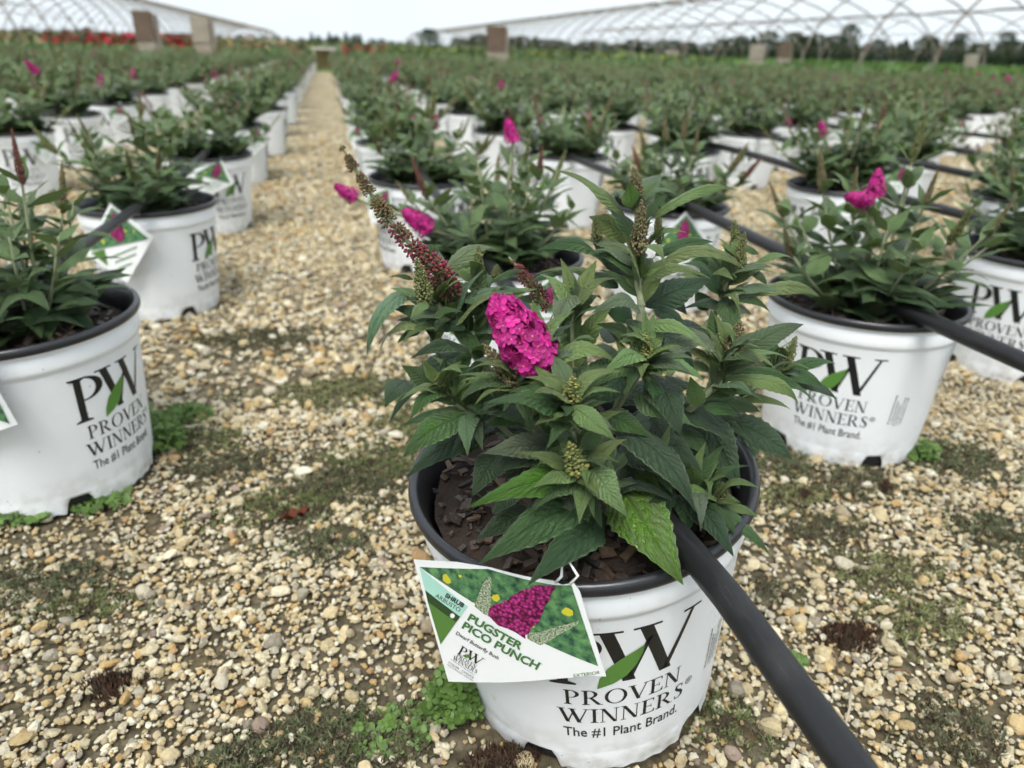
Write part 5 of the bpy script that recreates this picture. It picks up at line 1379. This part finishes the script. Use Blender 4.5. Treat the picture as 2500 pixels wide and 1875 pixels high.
crop('field_grass', 10.6, 45, 5, 60, 26000, .30, [(.075, .15, .035), (.11, .19, .04), (.085, .16, .035)], 'tall bright grass in the field on the right', 'grass', .22)

# trees along the horizon
def tree_meshes(seed, conifer):
    rng = np.random.default_rng(seed); n = 1500
    if conifer:
        z = rng.uniform(.12, 1.0, n) ** .9; rad = .30 * (1 - z) ** .8 * np.sqrt(rng.uniform(.25, 1, n)) + .01
    else:
        z = rng.uniform(.06, 1.0, n); rad = .38 * np.sqrt(np.clip(1 - ((z - .5) / .52) ** 2, 0, 1)) * np.sqrt(rng.uniform(.2, 1, n))
    a = rng.uniform(0, 2 * np.pi, n); rad = rad * (1 + .3 * np.sin(a * 3 + z * 9) + .18 * np.sin(a * 5 - z * 17))
    P = np.c_[rad * np.cos(a), rad * np.sin(a), z]; d = rng.normal(size=(n, 3)); d /= np.linalg.norm(d, axis=1)[:, None]; e = np.cross(d, rng.normal(size=(n, 3))); e /= np.linalg.norm(e, axis=1)[:, None]
    s = rng.uniform(.015, .045, (n, 1)); V = np.stack([P - d * s, P + e * s * .7, P + d * s, P - e * s * .7], 1).reshape(-1, 3); i = np.arange(n) * 4
    C = np.array([(.035, .055, .030), (.05, .075, .04), (.028, .045, .028)])[rng.integers(0, 3, n)] * rng.uniform(.7, 1.4, (n, 1))
    cm = big_mesh('crown', V, np.concatenate([np.c_[i, i + 1, i + 2], np.c_[i, i + 2, i + 3]]), [MAT['moss']], np.repeat(C, 4, 0))
    b = MB(); b.tube([(0, 0, -.02), (.01, 0, .3), (0, .01, .7)], [.028, .02, .006], 6)
    for k in range(6):
        t = rng.uniform(.25, .6); q = rng.uniform(0, 6.28); b.tube([(0, 0, t), (.10 * math.cos(q), .10 * math.sin(q), t + .10), (.2 * math.cos(q), .2 * math.sin(q), t + .16)], [.010, .006, .002], 5)
    return cm, b.mesh('trunk', [MAT['rustbrown']])
TREES = [tree_meshes(1, True), tree_meshes(2, False), tree_meshes(3, False), tree_meshes(4, True)]
rt = random.Random(9)
def tree(px, h_px, dist, kind, lab, wide=1.0):
    hy = 107 + (px - 797) * .031; d = ray(px, hy); s = dist / d[1]; P = Vector((d[0] * s, dist, 0)); dz = float(np.array(d * s) @ CF)
    H = h_px * dz / F_PX * .93 + .5; root = empty('tree', P, rt.uniform(0, 6.28)); root.scale = (H * wide, H * wide, H)
    link('crown', TREES[kind][0], root); link('trunk', TREES[kind][1], root); tag(root, lab, 'tree', 'trees along the horizon')
px = 1120
while px < 2640:                                                    # unbroken dark belt on the right
    big = 1.0 if px > 1750 else .55
    tree(px, rt.uniform(28, 62) * big, rt.uniform(95, 125), rt.choice([0, 1, 2, 3, 1]), 'dark tree in the belt along the right horizon', 1.9 if px < 1750 else 1.35); px += rt.uniform(9, 20)
tree(2062, 84, 92, 1, 'tallest rounded dark tree in the belt on the right horizon', .8)
tree(2440, 78, 92, 2, 'tall dark tree near the right picture edge behind the hoops', .9)
tree(2330, 72, 92, 1, 'tall dark tree second from the right picture edge', .9)
tree(1048, 42, 80, 1, 'lone dark rounded tree just right of the aisle end', 1.5)
px = -150
while px < 1010:
    tree(px, rt.uniform(9, 18), rt.uniform(120, 170), rt.choice([1, 2]), 'tiny far tree along the left and middle horizon', 1.6); px += rt.uniform(16, 34)
for px, h in ((762, 26), (778, 18), (805, 28), (822, 20), (845, 30), (868, 24), (880, 26)): tree(px, h, 110, 0 if h > 24 else 1, 'small pointed tree on the skyline above the aisle end', .9)
